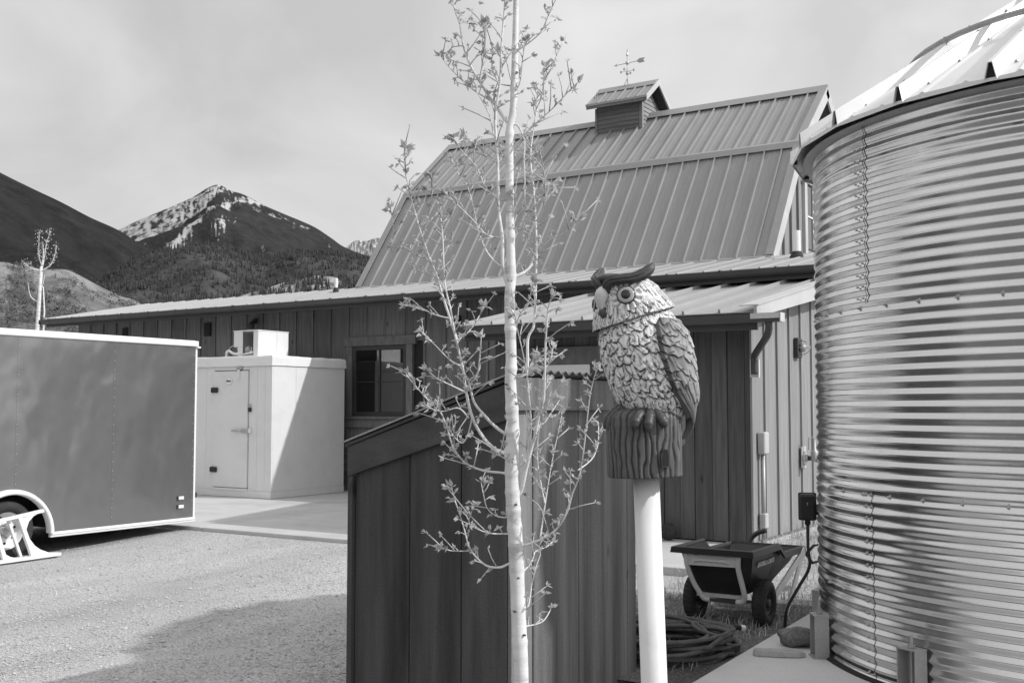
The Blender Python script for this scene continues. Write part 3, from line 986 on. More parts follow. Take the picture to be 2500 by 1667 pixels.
ann = MB().prism([(AY + .025, .1), (AY + .025, ann_z(AY) - .08), (WY, ann_z(WY) - .08), (WY, .1)], 'x', AX0 + .02, AX1 - .025).build('annex', M['groove'], barn)
x = AX0
k = 0
DX0, DX1, DZ1 = -7.02, -6.05, 2.12
while x < AX1 - .02:
    wd = (.20, .17, .21, .18)[k % 4]
    x1 = min(x + wd, AX1)
    if DX0 - .02 < (x + x1) / 2 < DX1 + .02:
        board(ann, M['annex_front'], x + .003, x1 - .003, AY, AY + .022, 2.32, 2.58)
    else:
        off = .012 if k % 2 else 0
        board(ann, M['annex_front'], x + .003, x1 - .003, AY - off, AY + .022, .16, 2.58)
    x = x1
    k += 1
box('door', M['white_paint'], ann, DX0, DX1, AY + .0, AY + .024, .16, DZ1, bevel=.004)
box('door_head', M['trim_wood'], ann, DX0 - .12, DX1 + .12, AY - .03, AY + .02, DZ1 + .004, 2.33, bevel=.003)
# sunlit end wall: wide boards with deep battens
y = AY
k = 0
while y < WY - .05:
    y1 = min(y + .43, WY)
    zt = ann_z(y) - .1
    MB().prism([(y + .003, .16), (y1 - .003, .16), (y1 - .003, ann_z(y1) - .09), (y + .003, ann_z(y) - .09)], 'x', AX1 - .022, AX1).build('board', M['sunlit_wood'], ann)
    if k:
        MB().prism([(y - .02, .17), (y + .03, .17), (y + .03, ann_z(y) - .09), (y - .02, ann_z(y) - .10)], 'x', AX1 + .001, AX1 + .024).build('batten', M['sunlit_wood'], ann)
    y = y1
    k += 1
box('corner_trim', M['sunlit_wood'], ann, AX1 + .002, AX1 + .028, AY - .02, AY + .09, .16, 2.56, bevel=.003)
box('base_trim', M['trim_wood'], ann, AX1 + .001, AX1 + .03, AY + .1, WY, .13, .168)
# annex roof
MB().prism([(RY + .03, RZ - .03), (14.6, ann_z(14.6) - .035), (14.6, ann_z(14.6) - .09), (RY + .03, RZ - .09)], 'x', -7.58, -3.93).build('roof_deck', M['barn_wood_flat'], ann)
me_a = roof_sheet('roof_sheet', .412, 3.75 / math.cos(math.atan(RS)), M['roof_pale'], .04, .012, False)
# broad ribs
for i in range(9):
    put('roof_sheet', me_a, ann, T(-7.62 + i * .412, RY - .02, RZ) @ Matrix.Rotation(math.atan(RS), 4, 'X'))
MB().prism([(RY - .03, RZ - .06), (RY - .03, RZ + .06), (14.55, ann_z(14.55) + .05), (14.55, ann_z(14.55) - .16)], 'x', -3.93, -3.895).build('rake_board', M['pale_rake'], ann)
MB().prism([(RY - .03, RZ + .062), (RY - .03, RZ + .072), (14.55, ann_z(14.55) + .062), (14.55, ann_z(14.55) + .052)], 'x', -4.08, -3.88).build('rake_flashing', M['pale_rake'], ann)
box('fascia', M['gutter'], ann, -7.6, -3.9, RY + .0, RY + .03, RZ - .19, RZ - .025)
g2 = MB().prism([(RY - .13, RZ - .03), (RY - .13, RZ - .07), (RY - .10, RZ - .12), (RY - .005, RZ - .12), (RY - .005, RZ - .05), (RY - .015, RZ - .05), (RY - .015, RZ - .11), (RY - .095, RZ - .11), (RY - .12, RZ - .065), (RY - .12, RZ - .03)], 'x', -7.62, -3.62).build('gutter', M['gutter'], ann)
box('end_cap', M['grey_steel'], g2, -3.62, -3.61, RY - .132, RY, RZ - .122, RZ - .03)
box('gutter_sun_strip', M['grey_steel'], g2, -3.93, -3.622, RY - .134, RY - .131, RZ - .085, RZ - .028)  # paler strip: sunlight on the gutter's free end painted on
MB().tube(lerp_pts([(-3.76, RY - .06, RZ - .12), (-3.76, RY - .06, RZ - .20), (-3.80, RY - .02, RZ - .27), (-4.02, RY + .27, RZ - .42), (-4.06, RY + .33, RZ - .48), (-4.06, RY + .33, RZ - .64)], 5), .038, 10).build('downspout', M['gutter'], ann, smooth=True)
box('downspout_strap', M['grey_steel'], ann, AX1 + .02, AX1 + .12, AY - .06, AY - .02, 1.93, 2.12)

# fittings on the annex end wall
c_ = thing('electrical_conduit', 'pale grey conduit with two boxes on the sunlit annex corner', 'conduit', (AX1 + .05, 11.53, .145))
MB().tube([(AX1 + .05, 11.53, .12), (AX1 + .05, 11.53, 1.14)], .024, 10).build('pipe', M['galv_dull'], c_, smooth=True)
box('junction_box', M['pale_rake'], c_, AX1 + .01, AX1 + .10, 11.46, 11.60, 1.10, 1.34, bevel=.012)
box('junction_box', M['pale_rake'], c_, AX1 + .015, AX1 + .09, 11.48, 11.58, .30, .46, bevel=.01)
c_ = thing('wall_lamp', 'small round caged lamp high on the sunlit annex wall', 'lamp', (AX1 + .03, 12.86, 2.32))
box('back_box', M['sash'], c_, AX1 + .001, AX1 + .06, 12.78, 12.94, 2.20, 2.44, bevel=.01)
MB().lathe([(.02, 0), (.05, .01), (.052, .035), (.04, .06), (.015, .07)], (AX1 + .06, 12.86, 2.32), 14, 'x').build('lens', M['galv_dull'], c_, smooth=True)
for k in range(3):
    MB().tube([(AX1 + .06, 12.86 + .085 * math.cos(t) * (1 if k else 0) + (0 if k else .0), 2.32 + .085 * math.sin(t)) if k == 0 else (AX1 + .06 + .12 * math.sin(t) if t > 0 else AX1 + .06, 12.86 + (.085 * math.cos(t) if k == 1 else 0), 2.32 + (.085 * math.cos(t) if k == 2 else 0)) for t in [i * math.pi / 8 for i in range(9)]], .005, 5).build('cage_bar', M['steel'], c_)
c_ = thing('water_valve', 'metal water valve on a round flange beside the tank, on the annex wall', 'valve', (AX1 + .05, 13.0, 1.0))
box('back_plate', M['pale_rake'], c_, AX1 + .026, AX1 + .042, 12.92, 13.08, .88, 1.14, bevel=.004)
MB().lathe([(.085, 0), (.085, .015), (.045, .02), (.04, .05), (.03, .05)], (AX1 + .043, 13.0, 1.0), 18, 'x').build('flange', M['steel'], c_)
MB().tube([(AX1 + .08, 13.0, 1.0), (AX1 + .17, 13.0, 1.0), (AX1 + .23, 13.0, .97)], .03, 10).build('pipe', M['gutter'], c_, smooth=True)
MB().lathe([(.035, -.07), (.045, -.04), (.045, .04), (.034, .06), (.018, .08), (.018, .20)], (AX1 + .165, 13.0, 1.03), 12).build('valve_body', M['galv_dull'], c_, smooth=True)
MB().tube([(AX1 + .21, 13.02, 1.24), (AX1 + .11, 12.97, 1.245), (AX1 + .105, 12.97, 1.10)], .009, 6).build('lever', M['steel'], c_)

# ================================================================ walk-in cooler
cool = thing('walk_in_cooler', 'white walk-in cooler cabinet with latched door beside the barn window', 'cooler', (-13.8, 13.6, .145))
QX0, QX1, QY0, QY1, QZ = -14.95, -12.715, 12.735, 14.49, .149
box('core', M['groove'], cool, QX0 + .03, QX1 - .03, QY0 + .03, QY1 - .03, QZ, 2.40)
js = [QX0, -14.22, -14.035, -13.215, -13.03, -12.85, QX1]
for a, b in zip(js, js[1:]):
    if a == -14.035:
        box('wall_panel', M['cooler_skin'], cool, a + .003, b - .003, QY0, QY0 + .04, 2.225, 2.40, bevel=.003)
        box('threshold', M['white_paint'], cool, a + .003, b - .003, QY0 - .02, QY0 + .04, .255, .29, bevel=.003)
    else:
        box('wall_panel', M['cooler_skin'], cool, a + .0015, b - .0015, QY0, QY0 + .04, .262, 2.40, bevel=.002)
for a, b in ((QY0, 13.288), (13.288, QY1)):
    box('wall_panel', M['cooler_skin'], cool, QX1 - .03, QX1 + .012, a + (.042 if a == QY0 else .0015), b - .0015, .262, 2.40, bevel=.002)
box('corner_trim', M['cooler_skin'], cool, QX1 - .028, QX1 + .012, QY0 + .001, QY0 + .0395, .262, 2.40)
box('back_panel', M['cooler_skin'], cool, QX0 + .01, QX1, QY1 - .03, QY1, .262, 2.40)
box('side_panel', M['cooler_skin'], cool, QX0, QX0 + .03, QY0 + .042, QY1 - .032, .262, 2.40)
box('base_trim', M['cooler_skin'], cool, QX0 - .006, QX1 + .018, QY0 - .006, QY1, QZ, .2595, bevel=.003)
door = box('door', M['cooler_skin'], cool, -14.022, -13.228, QY0 - .028, QY0 + .03, .30, 2.212, bevel=.008)
for z in (1.90, .585):
    h_ = box('hinge', M['black_plastic'], door, -14.07, -13.90, QY0 - .06, QY0 - .03, z - .045, z + .045, bevel=.014)
    box('hinge_plate', M['white_paint'], door, -14.11, -14.04, QY0 - .03, QY0 - .003, z - .055, z + .055, bevel=.004)
box('latch', M['steel'], door, -13.34, -13.20, QY0 - .062, QY0 - .029, 1.20, 1.265, bevel=.008)
MB().tube([(-13.34, QY0 - .05, 1.232), (-13.46, QY0 - .065, 1.235), (-13.55, QY0 - .06, 1.232)], [.014, .018, .012], 8).build('handle', M['steel'], door, smooth=True)
box('strike', M['white_paint'], door, -13.20, -13.14, QY0 - .04, QY0 - .002, 1.195, 1.27, bevel=.004)
MB().lathe([(.0105, 0), (.088, 0), (.088, .002), (.0105, .002)], (0, 0, 0), 28, close=False).build('badge_rim', M['grey_steel'], door, frame=T(-13.66, QY0 - .0285, 2.045) @ Matrix.Rotation(R(90), 4, 'X') @ Matrix.Diagonal((1, .78, 1, 1)))
MB().lathe([(.0105, 0), (.08, 0), (.08, .006), (.0105, .006)], (0, 0, 0), 28, close=False).build('badge', M['white_paint'], door, frame=T(-13.66, QY0 - .029, 2.045) @ Matrix.Rotation(R(90), 4, 'X') @ Matrix.Diagonal((1, .78, 1, 1)))
MB().tube(lerp_pts([(-13.71, QY0 - .037, 2.035), (-13.695, QY0 - .037, 2.068), (-13.69, QY0 - .037, 2.038), (-13.67, QY0 - .037, 2.055), (-13.66, QY0 - .037, 2.037), (-13.645, QY0 - .037, 2.055), (-13.635, QY0 - .037, 2.037), (-13.62, QY0 - .037, 2.052), (-13.605, QY0 - .037, 2.04)], 4), .006, 5).build('badge_script', M['sash'], door)
cl_ = box('closer_bracket', M['steel'], door, -13.48, -13.36, QY0 - .045, QY0 - .004, 2.235, 2.275, bevel=.006)
box('closer_arm', M['cooler_skin'], door, -13.45, -13.40, QY0 - .05, QY0 - .03, 2.06, 2.233, bevel=.004)
lk = box('padlock', M['black_plastic'], cool, -13.205, -13.145, QY0 - .035, QY0 - .004, 1.54, 1.61, bevel=.008)
MB().tube([(-13.19, QY0 - .02, 1.60), (-13.19, QY0 - .02, 1.66), (-13.175, QY0 - .02, 1.675), (-13.16, QY0 - .02, 1.66), (-13.16, QY0 - .02, 1.60)], .006, 6).build('shackle', M['steel'], lk)
# fabric cover over the top, a little slack


def capf(a, b):
    pass


mb = MB()
NX, NY = 40, 32
ring = []
for i in range(NX):
    ring.append((QX0 - .015 + (QX1 - QX0 + .045) * i / NX, QY0 - .022))
for i in range(NY):
    ring.append((QX1 + .03, QY0 - .022 + (QY1 - QY0 + .04) * i / NY))
for i in range(NX):
    ring.append((QX1 + .03 - (QX1 - QX0 + .045) * i / NX, QY1 + .018))
for i in range(NY):
    ring.append((QX0 - .015, QY1 + .018 - (QY1 - QY0 + .04) * i / NY))
cx_, cy_ = (QX0 + QX1) / 2, (QY0 + QY1) / 2
rows = [(.0, 2.288), (.0, 2.36), (.0, 2.42), (.012, 2.448), (.04, 2.455), (.4, 2.462), (.98, 2.465)]
for s_, z in rows:
    for i, (x, y) in enumerate(ring):
        wv = .007 * noise.noise(V((x * 4, y * 4, z * 3))) if s_ < .3 else 0
        q = 1 - s_
        mb.v.append(V((cx_ + (x - cx_) * q + wv, cy_ + (y - cy_) * q + wv, z + wv * 1.2)))
n_ = len(ring)
for j in range(len(rows) - 1):
    for i in range(n_):
        i2 = (i + 1) % n_
        mb.f.append([j * n_ + i, j * n_ + i2, (j + 1) * n_ + i2, (j + 1) * n_ + i])
mb.build('top_cover', M['cooler_cap'], cool, smooth=False)

# condensing unit standing on it
cu = thing('condensing_unit', 'white refrigeration condensing unit on top of the cooler cabinet', 'condenser', (-13.6, 13.35, 2.46))
UX0, UX1, UY0, UY1, UZ0, UZ1 = -13.875, -13.30, 13.0, 13.71, 2.468, 2.905
box('side_cover', M['cooler_skin'], cu, UX1 - .012, UX1, UY0 + .015, 13.435, UZ0, UZ1 - .015, bevel=.003)
box('side_cover', M['cooler_skin'], cu, UX1 - .012, UX1 + .002, 13.438, UY1, UZ0, UZ1 - .015, bevel=.003)
box('front_cover', M['cooler_skin'], cu, UX0, -13.665, UY0, UY0 + .012, 2.63, UZ1 - .015, bevel=.003)
box('front_cover', M['cooler_skin'], cu, -13.78, -13.665, UY0 + .001, UY0 + .012, UZ0, 2.628)
box('front_post', M['cooler_skin'], cu, -13.41, UX1, UY0 - .001, UY0 + .014, UZ0, UZ1 - .015, bevel=.003)
box('lid', M['white_paint'], cu, UX0 - .01, UX1 + .01, UY0 - .01, UY1 + .01, UZ1 - .014, UZ1, bevel=.004)
box('base_pan', M['cooler_skin'], cu, -13.78, UX1 - .014, UY0 + .016, UY1, UZ0, UZ0 + .02)
box('back_cover', M['sash'], cu, UX0, UX1 - .013, UY1 - .02, UY1 - .005, UZ0, UZ1 - .016)
box('left_cover', M['cooler_skin'], cu, UX0 + .001, UX0 + .012, UY0 + .013, UY1 - .022, 2.63, UZ1 - .016)
coil = box('coil', M['fins'], cu, -13.70, -13.36, 13.30, 13.36, UZ0 + .022, UZ1 - .03)
for k in range(20):
    z = UZ0 + .03 + k * .0195
    MB().box(-13.70, -13.36, 13.27, 13.299, z, z + .006).build('fin', M['sash'], coil)
MB().lathe([(.06, UZ0 + .022), (.065, UZ0 + .13), (.04, UZ0 + .17), (.01, UZ0 + .18)], (-13.63, 13.1, 0), 14).build('compressor', M['galv_dull'], cu, smooth=True)
MB().lathe([(.035, UZ0 + .022), (.035, UZ0 + .10), (.012, UZ0 + .11), (.012, UZ0 + .16)], (-13.53, 13.08, 0), 12).build('receiver', M['grey_steel'], cu, smooth=True)
MB().tube([(-13.70, 13.01, UZ0 + .03), (-13.55, 12.99, UZ0 + .045), (-13.41, 12.985, UZ0 + .065)], .013, 8).build('drain_pipe', M['pvc'], cu, smooth=True)
MB().tube(lerp_pts([(-13.72, 13.02, UZ0 + .05), (-13.80, 12.98, UZ0 + .045), (-13.88, 12.98, UZ0 + .06), (-13.98, 13.0, UZ0 + .10), (-14.06, 13.02, UZ0 + .08), (-14.10, 13.05, UZ0 - .01)], 5), .022, 8).build('line_hose', M['pvc'], cu, smooth=True)
MB().tube(lerp_pts([(-13.80, 13.02, UZ0 + .13), (-13.90, 13.02, UZ0 + .19), (-14.02, 13.02, UZ0 + .12), (-14.07, 13.03, UZ0 + .02)], 5), .005, 5).build('cable', M['cooler_skin'], cu, smooth=True)
box('data_plate', M['white_paint'], cu, UX1 + .001, UX1 + .004, 13.14, 13.24, 2.66, 2.76)

# ================================================================ cargo trailer
tr = thing('cargo_trailer', 'grey enclosed cargo trailer with white trim parked at left', 'trailer', (-11.6, 6.85, 0))
TX, TY0, TY1, TZ0, TZ1 = -10.60, 3.6, 9.33, .24, 2.40
WC = (6.86, .315)      # wheel centre (y, z)
ARC = [(WC[0] + .46 * math.cos(t), .255 + .45 * math.sin(t)) for t in [math.pi * i / 24 for i in range(25)]]


def sidepanel(ya, yb):
    """outer skin between ya and yb, with the wheel arch cut out"""
    lo = [(y, z) for y, z in reversed(ARC) if ya < y < yb]
    poly = [(ya, TZ1)]
    if ya < WC[0] - .46 or ya > WC[0] + .46:
        poly.append((ya, TZ0))
    else:
        poly.append((ya, .255 + .45 * math.sqrt(max(0, 1 - ((ya - WC[0]) / .46) ** 2))))
    if ya < WC[0] + .46:
        poly += lo
    if yb < WC[0] - .46 or yb > WC[0] + .46:
        poly.append((yb, TZ0))
    else:
        poly.append((yb, .255 + .45 * math.sqrt(max(0, 1 - ((yb - WC[0]) / .46) ** 2))))
    poly.append((yb, TZ1))
    MB().prism(poly, 'x', TX - .02, TX).build('side_panel', M['trailer_paint'], tr)


for a, b in ((TY0, 4.49), (4.49, 5.695), (5.695, 6.9), (6.9, 8.106), (8.106, 9.30)):
    sidepanel(a + .0006, b - .0006)
box('interior_box', M['groove'], tr, TX - 2.05, TX - .45, TY0 + .02, TY1 - .02, .33, 2.39)
box('interior_box', M['groove'], tr, TX - .45, TX - .024, TY0 + .02, WC[0] - .52, .30, 2.39)
box('interior_box', M['groove'], tr, TX - .45, TX - .024, WC[0] + .52, TY1 - .02, .30, 2.39)
box('interior_box', M['groove'], tr, TX - .45, TX - .024, WC[0] - .52, WC[0] + .52, .80, 2.39)
box('far_side', M['trailer_paint'], tr, TX - 2.08, TX - 2.05, TY0, TY1, TZ0, TZ1)
box('rear_frame', M['white_paint'], tr, TX - 2.06, TX + .004, 9.303, TY1, TZ0 - .02, TZ1)
box('front_wall', M['trailer_paint'], tr, TX - 2.06, TX - .022, TY0 - .02, TY0, TZ0, TZ1)
box('top_rail', M['white_paint'], tr, TX - .04, TX + .022, TY0 - .02, TY1 + .01, 2.362, 2.432, bevel=.008)
box('roof', M['white_paint'], tr, TX - 2.06, TX - .042, TY0, TY1, 2.405, 2.44)
box('sill_rail', M['white_paint'], tr, TX - .03, TX + .014, WC[0] + .475, TY1 + .008, .205, .262, bevel=.006)
box('sill_groove', M['flashing'], tr, TX + .0145, TX + .017, WC[0] + .48, TY1, .228, .233)
box('sill_rail', M['white_paint'], tr, TX - .03, TX + .014, TY0, WC[0] - .475, .205, .262, bevel=.006)
box('drip_lip', M['white_paint'], tr, TX - .02, TX + .032, 9.31, 9.36, 2.345, 2.365)
mb = MB()
n_ = 28
for i in range(n_ + 1):
    t = math.pi * i / n_
    for rr, xx in ((.44, TX - .03), (.44, TX + .045), (.455, TX + .062), (.485, TX + .05), (.495, TX + .02), (.495, TX - .005)):
        mb.v.append(V((xx, WC[0] + (rr + .01) * math.cos(t), .255 + rr * math.sin(t))))
for i in range(n_):
    for k in range(5):
        mb.f.append([i * 6 + k, (i + 1) * 6 + k, (i + 1) * 6 + k + 1, i * 6 + k + 1])
mb.build('fender_trim', M['white_paint'], tr, smooth=True)
box('wheel_well', M['groove'], tr, TX - .46, TX - .445, WC[0] - .5, WC[0] + .5, .2, .82)
wh = MB().lathe([(.20, -.10), (.27, -.105), (.305, -.09), (.318, -.05), (.32, 0), (.318, .05), (.305, .09), (.27, .105), (.20, .10)], (TX - .14, WC[0], WC[1]), 48, 'x', close=True).build('wheel', M['rubber'], tr, smooth=True)
for k in range(44):
    t = 2 * math.pi * k / 44
    MB().bar((TX - .055, WC[0] + .302 * math.cos(t), WC[1] + .302 * math.sin(t)), (TX - .10, WC[0] + .319 * math.cos(t + .03), WC[1] + .319 * math.sin(t + .03)), .016, .008).build('tread_lug', M['rubber'], wh)
rim = MB().lathe([(.205, -.09), (.205, .075), (.195, .085), (.185, .07), (.178, .02), (.15, .005), (.12, .02), (.085, .035), (.06, .03), (.06, -.02), (.045, -.02)], (TX - .14, WC[0], WC[1]), 40, 'x').build('rim', M['white_paint'], wh, smooth=True)
for k in range(8):
    t = 2 * math.pi * k / 8 + .2
    MB().lathe([(.016, 0), (.016, .004)], (TX - .127, WC[0] + .137 * math.cos(t), WC[1] + .137 * math.sin(t)), 10, 'x').build('rim_hole', M['groove'], wh)
for k in range(5):
    t = 2 * math.pi * k / 5
    MB().lathe([(.011, 0), (.011, .025)], (TX - .11, WC[0] + .075 * math.cos(t), WC[1] + .075 * math.sin(t)), 6, 'x').build('lug_nut', M['steel'], wh)
MB().lathe([(.045, -.05), (.045, .03), (.035, .045), (.03, .045), (.024, .02)], (TX - .12, WC[0], WC[1]), 18, 'x').build('hub', M['grey_steel'], wh, smooth=True)
MB().tube([(TX - 2.0, WC[0], WC[1]), (TX - .2, WC[0], WC[1])], .04, 8).build('axle', M['groove'], tr)
for z in (.507, .403):
    box('marker_light', M['cooler_skin'], tr, TX + .001, TX + .018, 9.07, 9.15, z - .02, z + .02, bevel=.004)
    box('marker_clip', M['sash'], tr, TX + .001, TX + .014, 9.052, 9.069, z - .024, z + .024)
box('tail_light', M['sash'], tr, TX - .05, TX + .006, TY1 + .002, TY1 + .03, .50, .56)
mb = MB()
for yy in (4.49, 5.695, 6.9, 8.106, 9.285):
    z = .36 if abs(yy - WC[0]) > .5 else .80
    while z < 2.33:
        mb.ball((TX + .001, yy + (.012 if yy < 9 else 0), z), .007, 6, 4, (.5, 1, 1))
        z += .105
o = mb.build('rivets', M['flashing'], tr)
o['kind'] = 'stuff'

# white metal stand left against the trailer wheel
fr = thing('white_stand', 'white metal trestle stand lying against the trailer wheel', 'stand', (-10.42, 6.6, 0))
FX = -10.42


def FP(y, z):
    return (FX - .12 * z, y, z)


MB().bar(FP(6.0, .365), FP(7.164, .512), .05, .034).build('top_rail', M['white_frame'], fr, bevel=.004)
MB().bar(FP(5.95, .03), FP(7.33, .045), .09, .034).build('foot_rail', M['white_frame'], fr, bevel=.004)
for yt, zt, yb in ((6.885, .46, 7.02), (6.60, .43, 6.70), (6.1, .37, 6.2)):
    MB().bar(FP(yt, zt), FP(yb, .05), .045, .045, (1, 0, 0)).build('leg', M['white_frame'], fr, bevel=.004)
MB().bar((FX - .12, 6.80, .445), (FX - .08, 6.93, .05), .03, .03, (1, 0, 0)).build('rear_leg', M['white_frame'], fr, bevel=.004)


def gusset(pts):
    n_ = len(pts)
    m_ = MB()
    vs = [V(FP(y, z)) + V((-.015, 0, 0)) for y, z in pts] + [V(FP(y, z)) + V((.015, 0, 0)) for y, z in pts]
    m_.add(vs, [list(range(n_)), list(range(2 * n_ - 1, n_ - 1, -1))] + [[i, n_ + i, n_ + (i + 1) % n_, (i + 1) % n_] for i in range(n_)])
    m_.build('gusset', M['white_frame'], fr)


gusset([(6.90, .455), (7.10, .490), (7.04, .465), (6.985, .415), (6.955, .345), (6.945, .27), (6.935, .33)])
gusset([(6.99, .20), (7.02, .06), (7.06, .055), (7.30, .062), (7.20, .072), (7.10, .115), (7.04, .16), (6.985, .235)])
gusset([(6.70, .06), (6.66, .16), (6.69, .12), (6.76, .075), (6.84, .055)])

# ================================================================ small timber shed in front
shed = thing('wooden_shed', 'small dark plank shed with sloping corrugated roof behind the sapling', 'shed', (-3.37, 5.17, 0))
SX0, SX1, SY0, SY1 = -3.886, -2.862, 4.489, 5.85


def sh_z(x):
    return 1.728 + .329 * (x + 2.893)


core = MB().prism([(SX0 + .03, 0), (SX0 + .03, sh_z(SX0) - .05), (SX1 - .03, sh_z(SX1) - .05), (SX1 - .03, 0)], 'y', SY0 + .03, SY1).build('inner_frame', M['groove'], shed)
es = [-3.852, -3.486, -3.161, -2.888]
for a, b in zip(es, es[1:]):
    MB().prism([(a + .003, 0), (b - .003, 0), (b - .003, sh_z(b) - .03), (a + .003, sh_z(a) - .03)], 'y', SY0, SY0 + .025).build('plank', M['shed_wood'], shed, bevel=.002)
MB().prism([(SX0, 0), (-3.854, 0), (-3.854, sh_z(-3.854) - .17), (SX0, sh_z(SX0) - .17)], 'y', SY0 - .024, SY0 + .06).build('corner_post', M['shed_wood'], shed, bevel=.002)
MB().prism([(SX0 - .002, sh_z(SX0) - .165), (SX1 + .02, sh_z(SX1) - .185), (SX1 + .02, sh_z(SX1) - .008), (SX0 - .002, sh_z(SX0) - .008)], 'y', SY0 - .026, SY0 - .001).build('barge_board', M['shed_fascia'], shed, bevel=.002)
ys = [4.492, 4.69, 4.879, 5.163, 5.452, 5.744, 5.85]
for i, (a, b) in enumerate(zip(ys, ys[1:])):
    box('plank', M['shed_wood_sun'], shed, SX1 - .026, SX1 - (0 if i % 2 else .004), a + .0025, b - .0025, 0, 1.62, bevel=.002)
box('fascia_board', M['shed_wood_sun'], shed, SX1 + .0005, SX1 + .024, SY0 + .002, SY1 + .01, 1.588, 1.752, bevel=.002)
# deck edge and corrugated sheet
MB().prism([(SX0 - .014, sh_z(SX0 - .014) - .004), (SX1 - .0, sh_z(SX1) - .004), (SX1 - .0, sh_z(SX1) + .012), (SX0 - .014, sh_z(SX0 - .014) + .012)], 'y', SY0 - .034, SY1 + .01).build('roof_deck', M['shed_fascia'], shed)
mb = MB()
NV = 150
vs = []
for sft in (0, .0016):
    for i in range(NV + 1):
        y = SY0 - .045 + (SY1 - SY0 + .09) * i / NV
        dz = .0095 * math.sin(2 * math.pi * y / .0755)
        for xx in (SX0 - .022, SX1 + .055):
            vs.append((xx, y, sh_z(xx) + .0245 + dz + sft))
w = 2 * (NV + 1)
fs = []
for i in range(NV):
    q = 2 * i
    fs.append([q, q + 1, q + 3, q + 2])
    fs.append([w + q, w + q + 2, w + q + 3, w + q + 1])
    fs.append([q, q + 2, w + q + 2, w + q])
    fs.append([q + 1, w + q + 1, w + q + 3, q + 3])
mb.add(vs, fs)
mb.build('corrugated_roof', M['old_sheet'], shed, smooth=False)

# ================================================================ corrugated steel tank
TC = V((-.40, 7.60, 0))
TR = 1.83
tank = thing('steel_tank', 'large round corrugated galvanised steel tank with conical roof at right', 'tank', (TC.x, TC.y, .1))
PITCH = .0656
ZS = [.10, 1.135, 2.186, 3.225]


def prof_r(z, z0):
    return .0066 * math.asin(.955 * math.cos(2 * math.pi * (z - z0) / PITCH)) / math.asin(.955)


def sheet_mesh(a0, a1, z0, z1, name, r0):
    na = max(8, int((a1 - a0) / 1.6))
    nz = int(round((z1 - z0) / PITCH * 12))
    mb = MB()
    for i in range(na + 1):
        a = R(a0 + (a1 - a0) * i / na)
        # a lapped sheet rides a little proud at its free end
        lap = .003 * max(0, 1 - i / (na * .06)) if na else 0
        ca_, sa_ = math.cos(a), math.sin(a)
        for j in range(nz + 1):
            z = z0 + (z1 - z0) * j / nz
            r = r0 + prof_r(z, .10) + lap + .0002 * noise.noise(V((a * 3, z * 2, 5)))
            mb.v.append(V((TC.x + r * ca_, TC.y + r * sa_, z)))
    for i in range(na):
        for j in range(nz):
            q = i * (nz + 1) + j
            mb.f.append([q, q + nz + 1, q + nz + 2, q + 1])
    return mb.build(name, M['galv'], tank, smooth=True, flip=False)


for ring_i, (z0, z1, st) in enumerate(((ZS[0], ZS[1] + .02, -130.0), (ZS[1] - .02, ZS[2] + .02, -85.0), (ZS[2] - .02, ZS[3], -130.6))):
    for k in range(4):
        a0 = st + k * 90
        sheet_mesh(a0 - .0, a0 + 92.5, z0, z1, 'wall_sheet', TR - .0035 * ring_i)
# dark joint where two sheets lap
for z0, z1, a in ((ZS[0], ZS[1], -130.0), (ZS[2], ZS[3], -130.6)):
    mb = MB()
    n_ = 160
    for i in range(n_ + 1):
        z = z0 + (z1 - z0) * i / n_
        r = TR + prof_r(z, .10) + .0012
        for da, dr in ((-.13, 0), (-.13, .0035), (.02, .0035)):
            t = R(a + da)
            mb.v.append(V((TC.x + (r + dr) * math.cos(t), TC.y + (r + dr) * math.sin(t), z)))
    for i in range(n_):
        for k in range(2):
            q = i * 3 + k
            mb.f.append([q, q + 3, q + 4, q + 1])
    mb.build('lap_joint', M['groove'], tank, flip=False)
# bolts
mb = MB()


def bolt(a, z, r=.0075):
    t = R(a)
    d = V((math.cos(t), math.sin(t), 0))
    p = V((TC.x, TC.y, z)) + d * (TR + prof_r(z, .10) + .002)
    mb.tube([p - d * .004, p + d * .007, p + d * .012], [r, r, r * .5], 6)


for (z0, z1, a) in ((ZS[0], ZS[1], -130.0), (ZS[2], ZS[3], -130.6)):
    z = z0 + PITCH * .5
    while z < z1:
        bolt(a - 1.0, z, .006)
        bolt(a - 2.6, z, .006)
        z += PITCH
for z in (ZS[1] + .012, ZS[2] + .012):
    zz = z - ((z - .10) % PITCH) + PITCH / 2
    a = -180 + 2.2
    while a < -60:
        bolt(a, zz)
        a += 7.4
for z in [.10 + PITCH * (i + .5) for i in range(10, 18)]:
    bolt(-167.5, z, .008)
for a in (-146.9, -139.7):
    bolt(a, .56)
o = mb.build('bolts', M['steel'], tank, smooth=False)
o['kind'] = 'stuff'
mb = MB()
mb.lathe([(TR + .012, .085), (TR + .03, .095), (TR + .034, .104), (TR + .004, .118)], (TC.x, TC.y, 0), 120, close=True)
mb.build('base_seal', M['groove'], tank)
MB().lathe([(TR - .03, .11), (TR - .03, 3.2), (TR - .04, 3.2), (TR - .04, .11)], (TC.x, TC.y, 0), 64, close=True).build('inner_liner', M['groove'], tank)

# conical roof: 24 flat sheets between raised open-ended ribs
RO, RI = TR + .125, .36
ZE, ZA = 3.215, 4.47
sl = (ZA - ZE) / RO


def cz_(r):
    return ZE + (RO - r) * sl


mb = MB()
hw = R(7.5)


def cp(r, a, dz=0):
    return V((r * math.cos(a), r * math.sin(a), cz_(r) + dz))


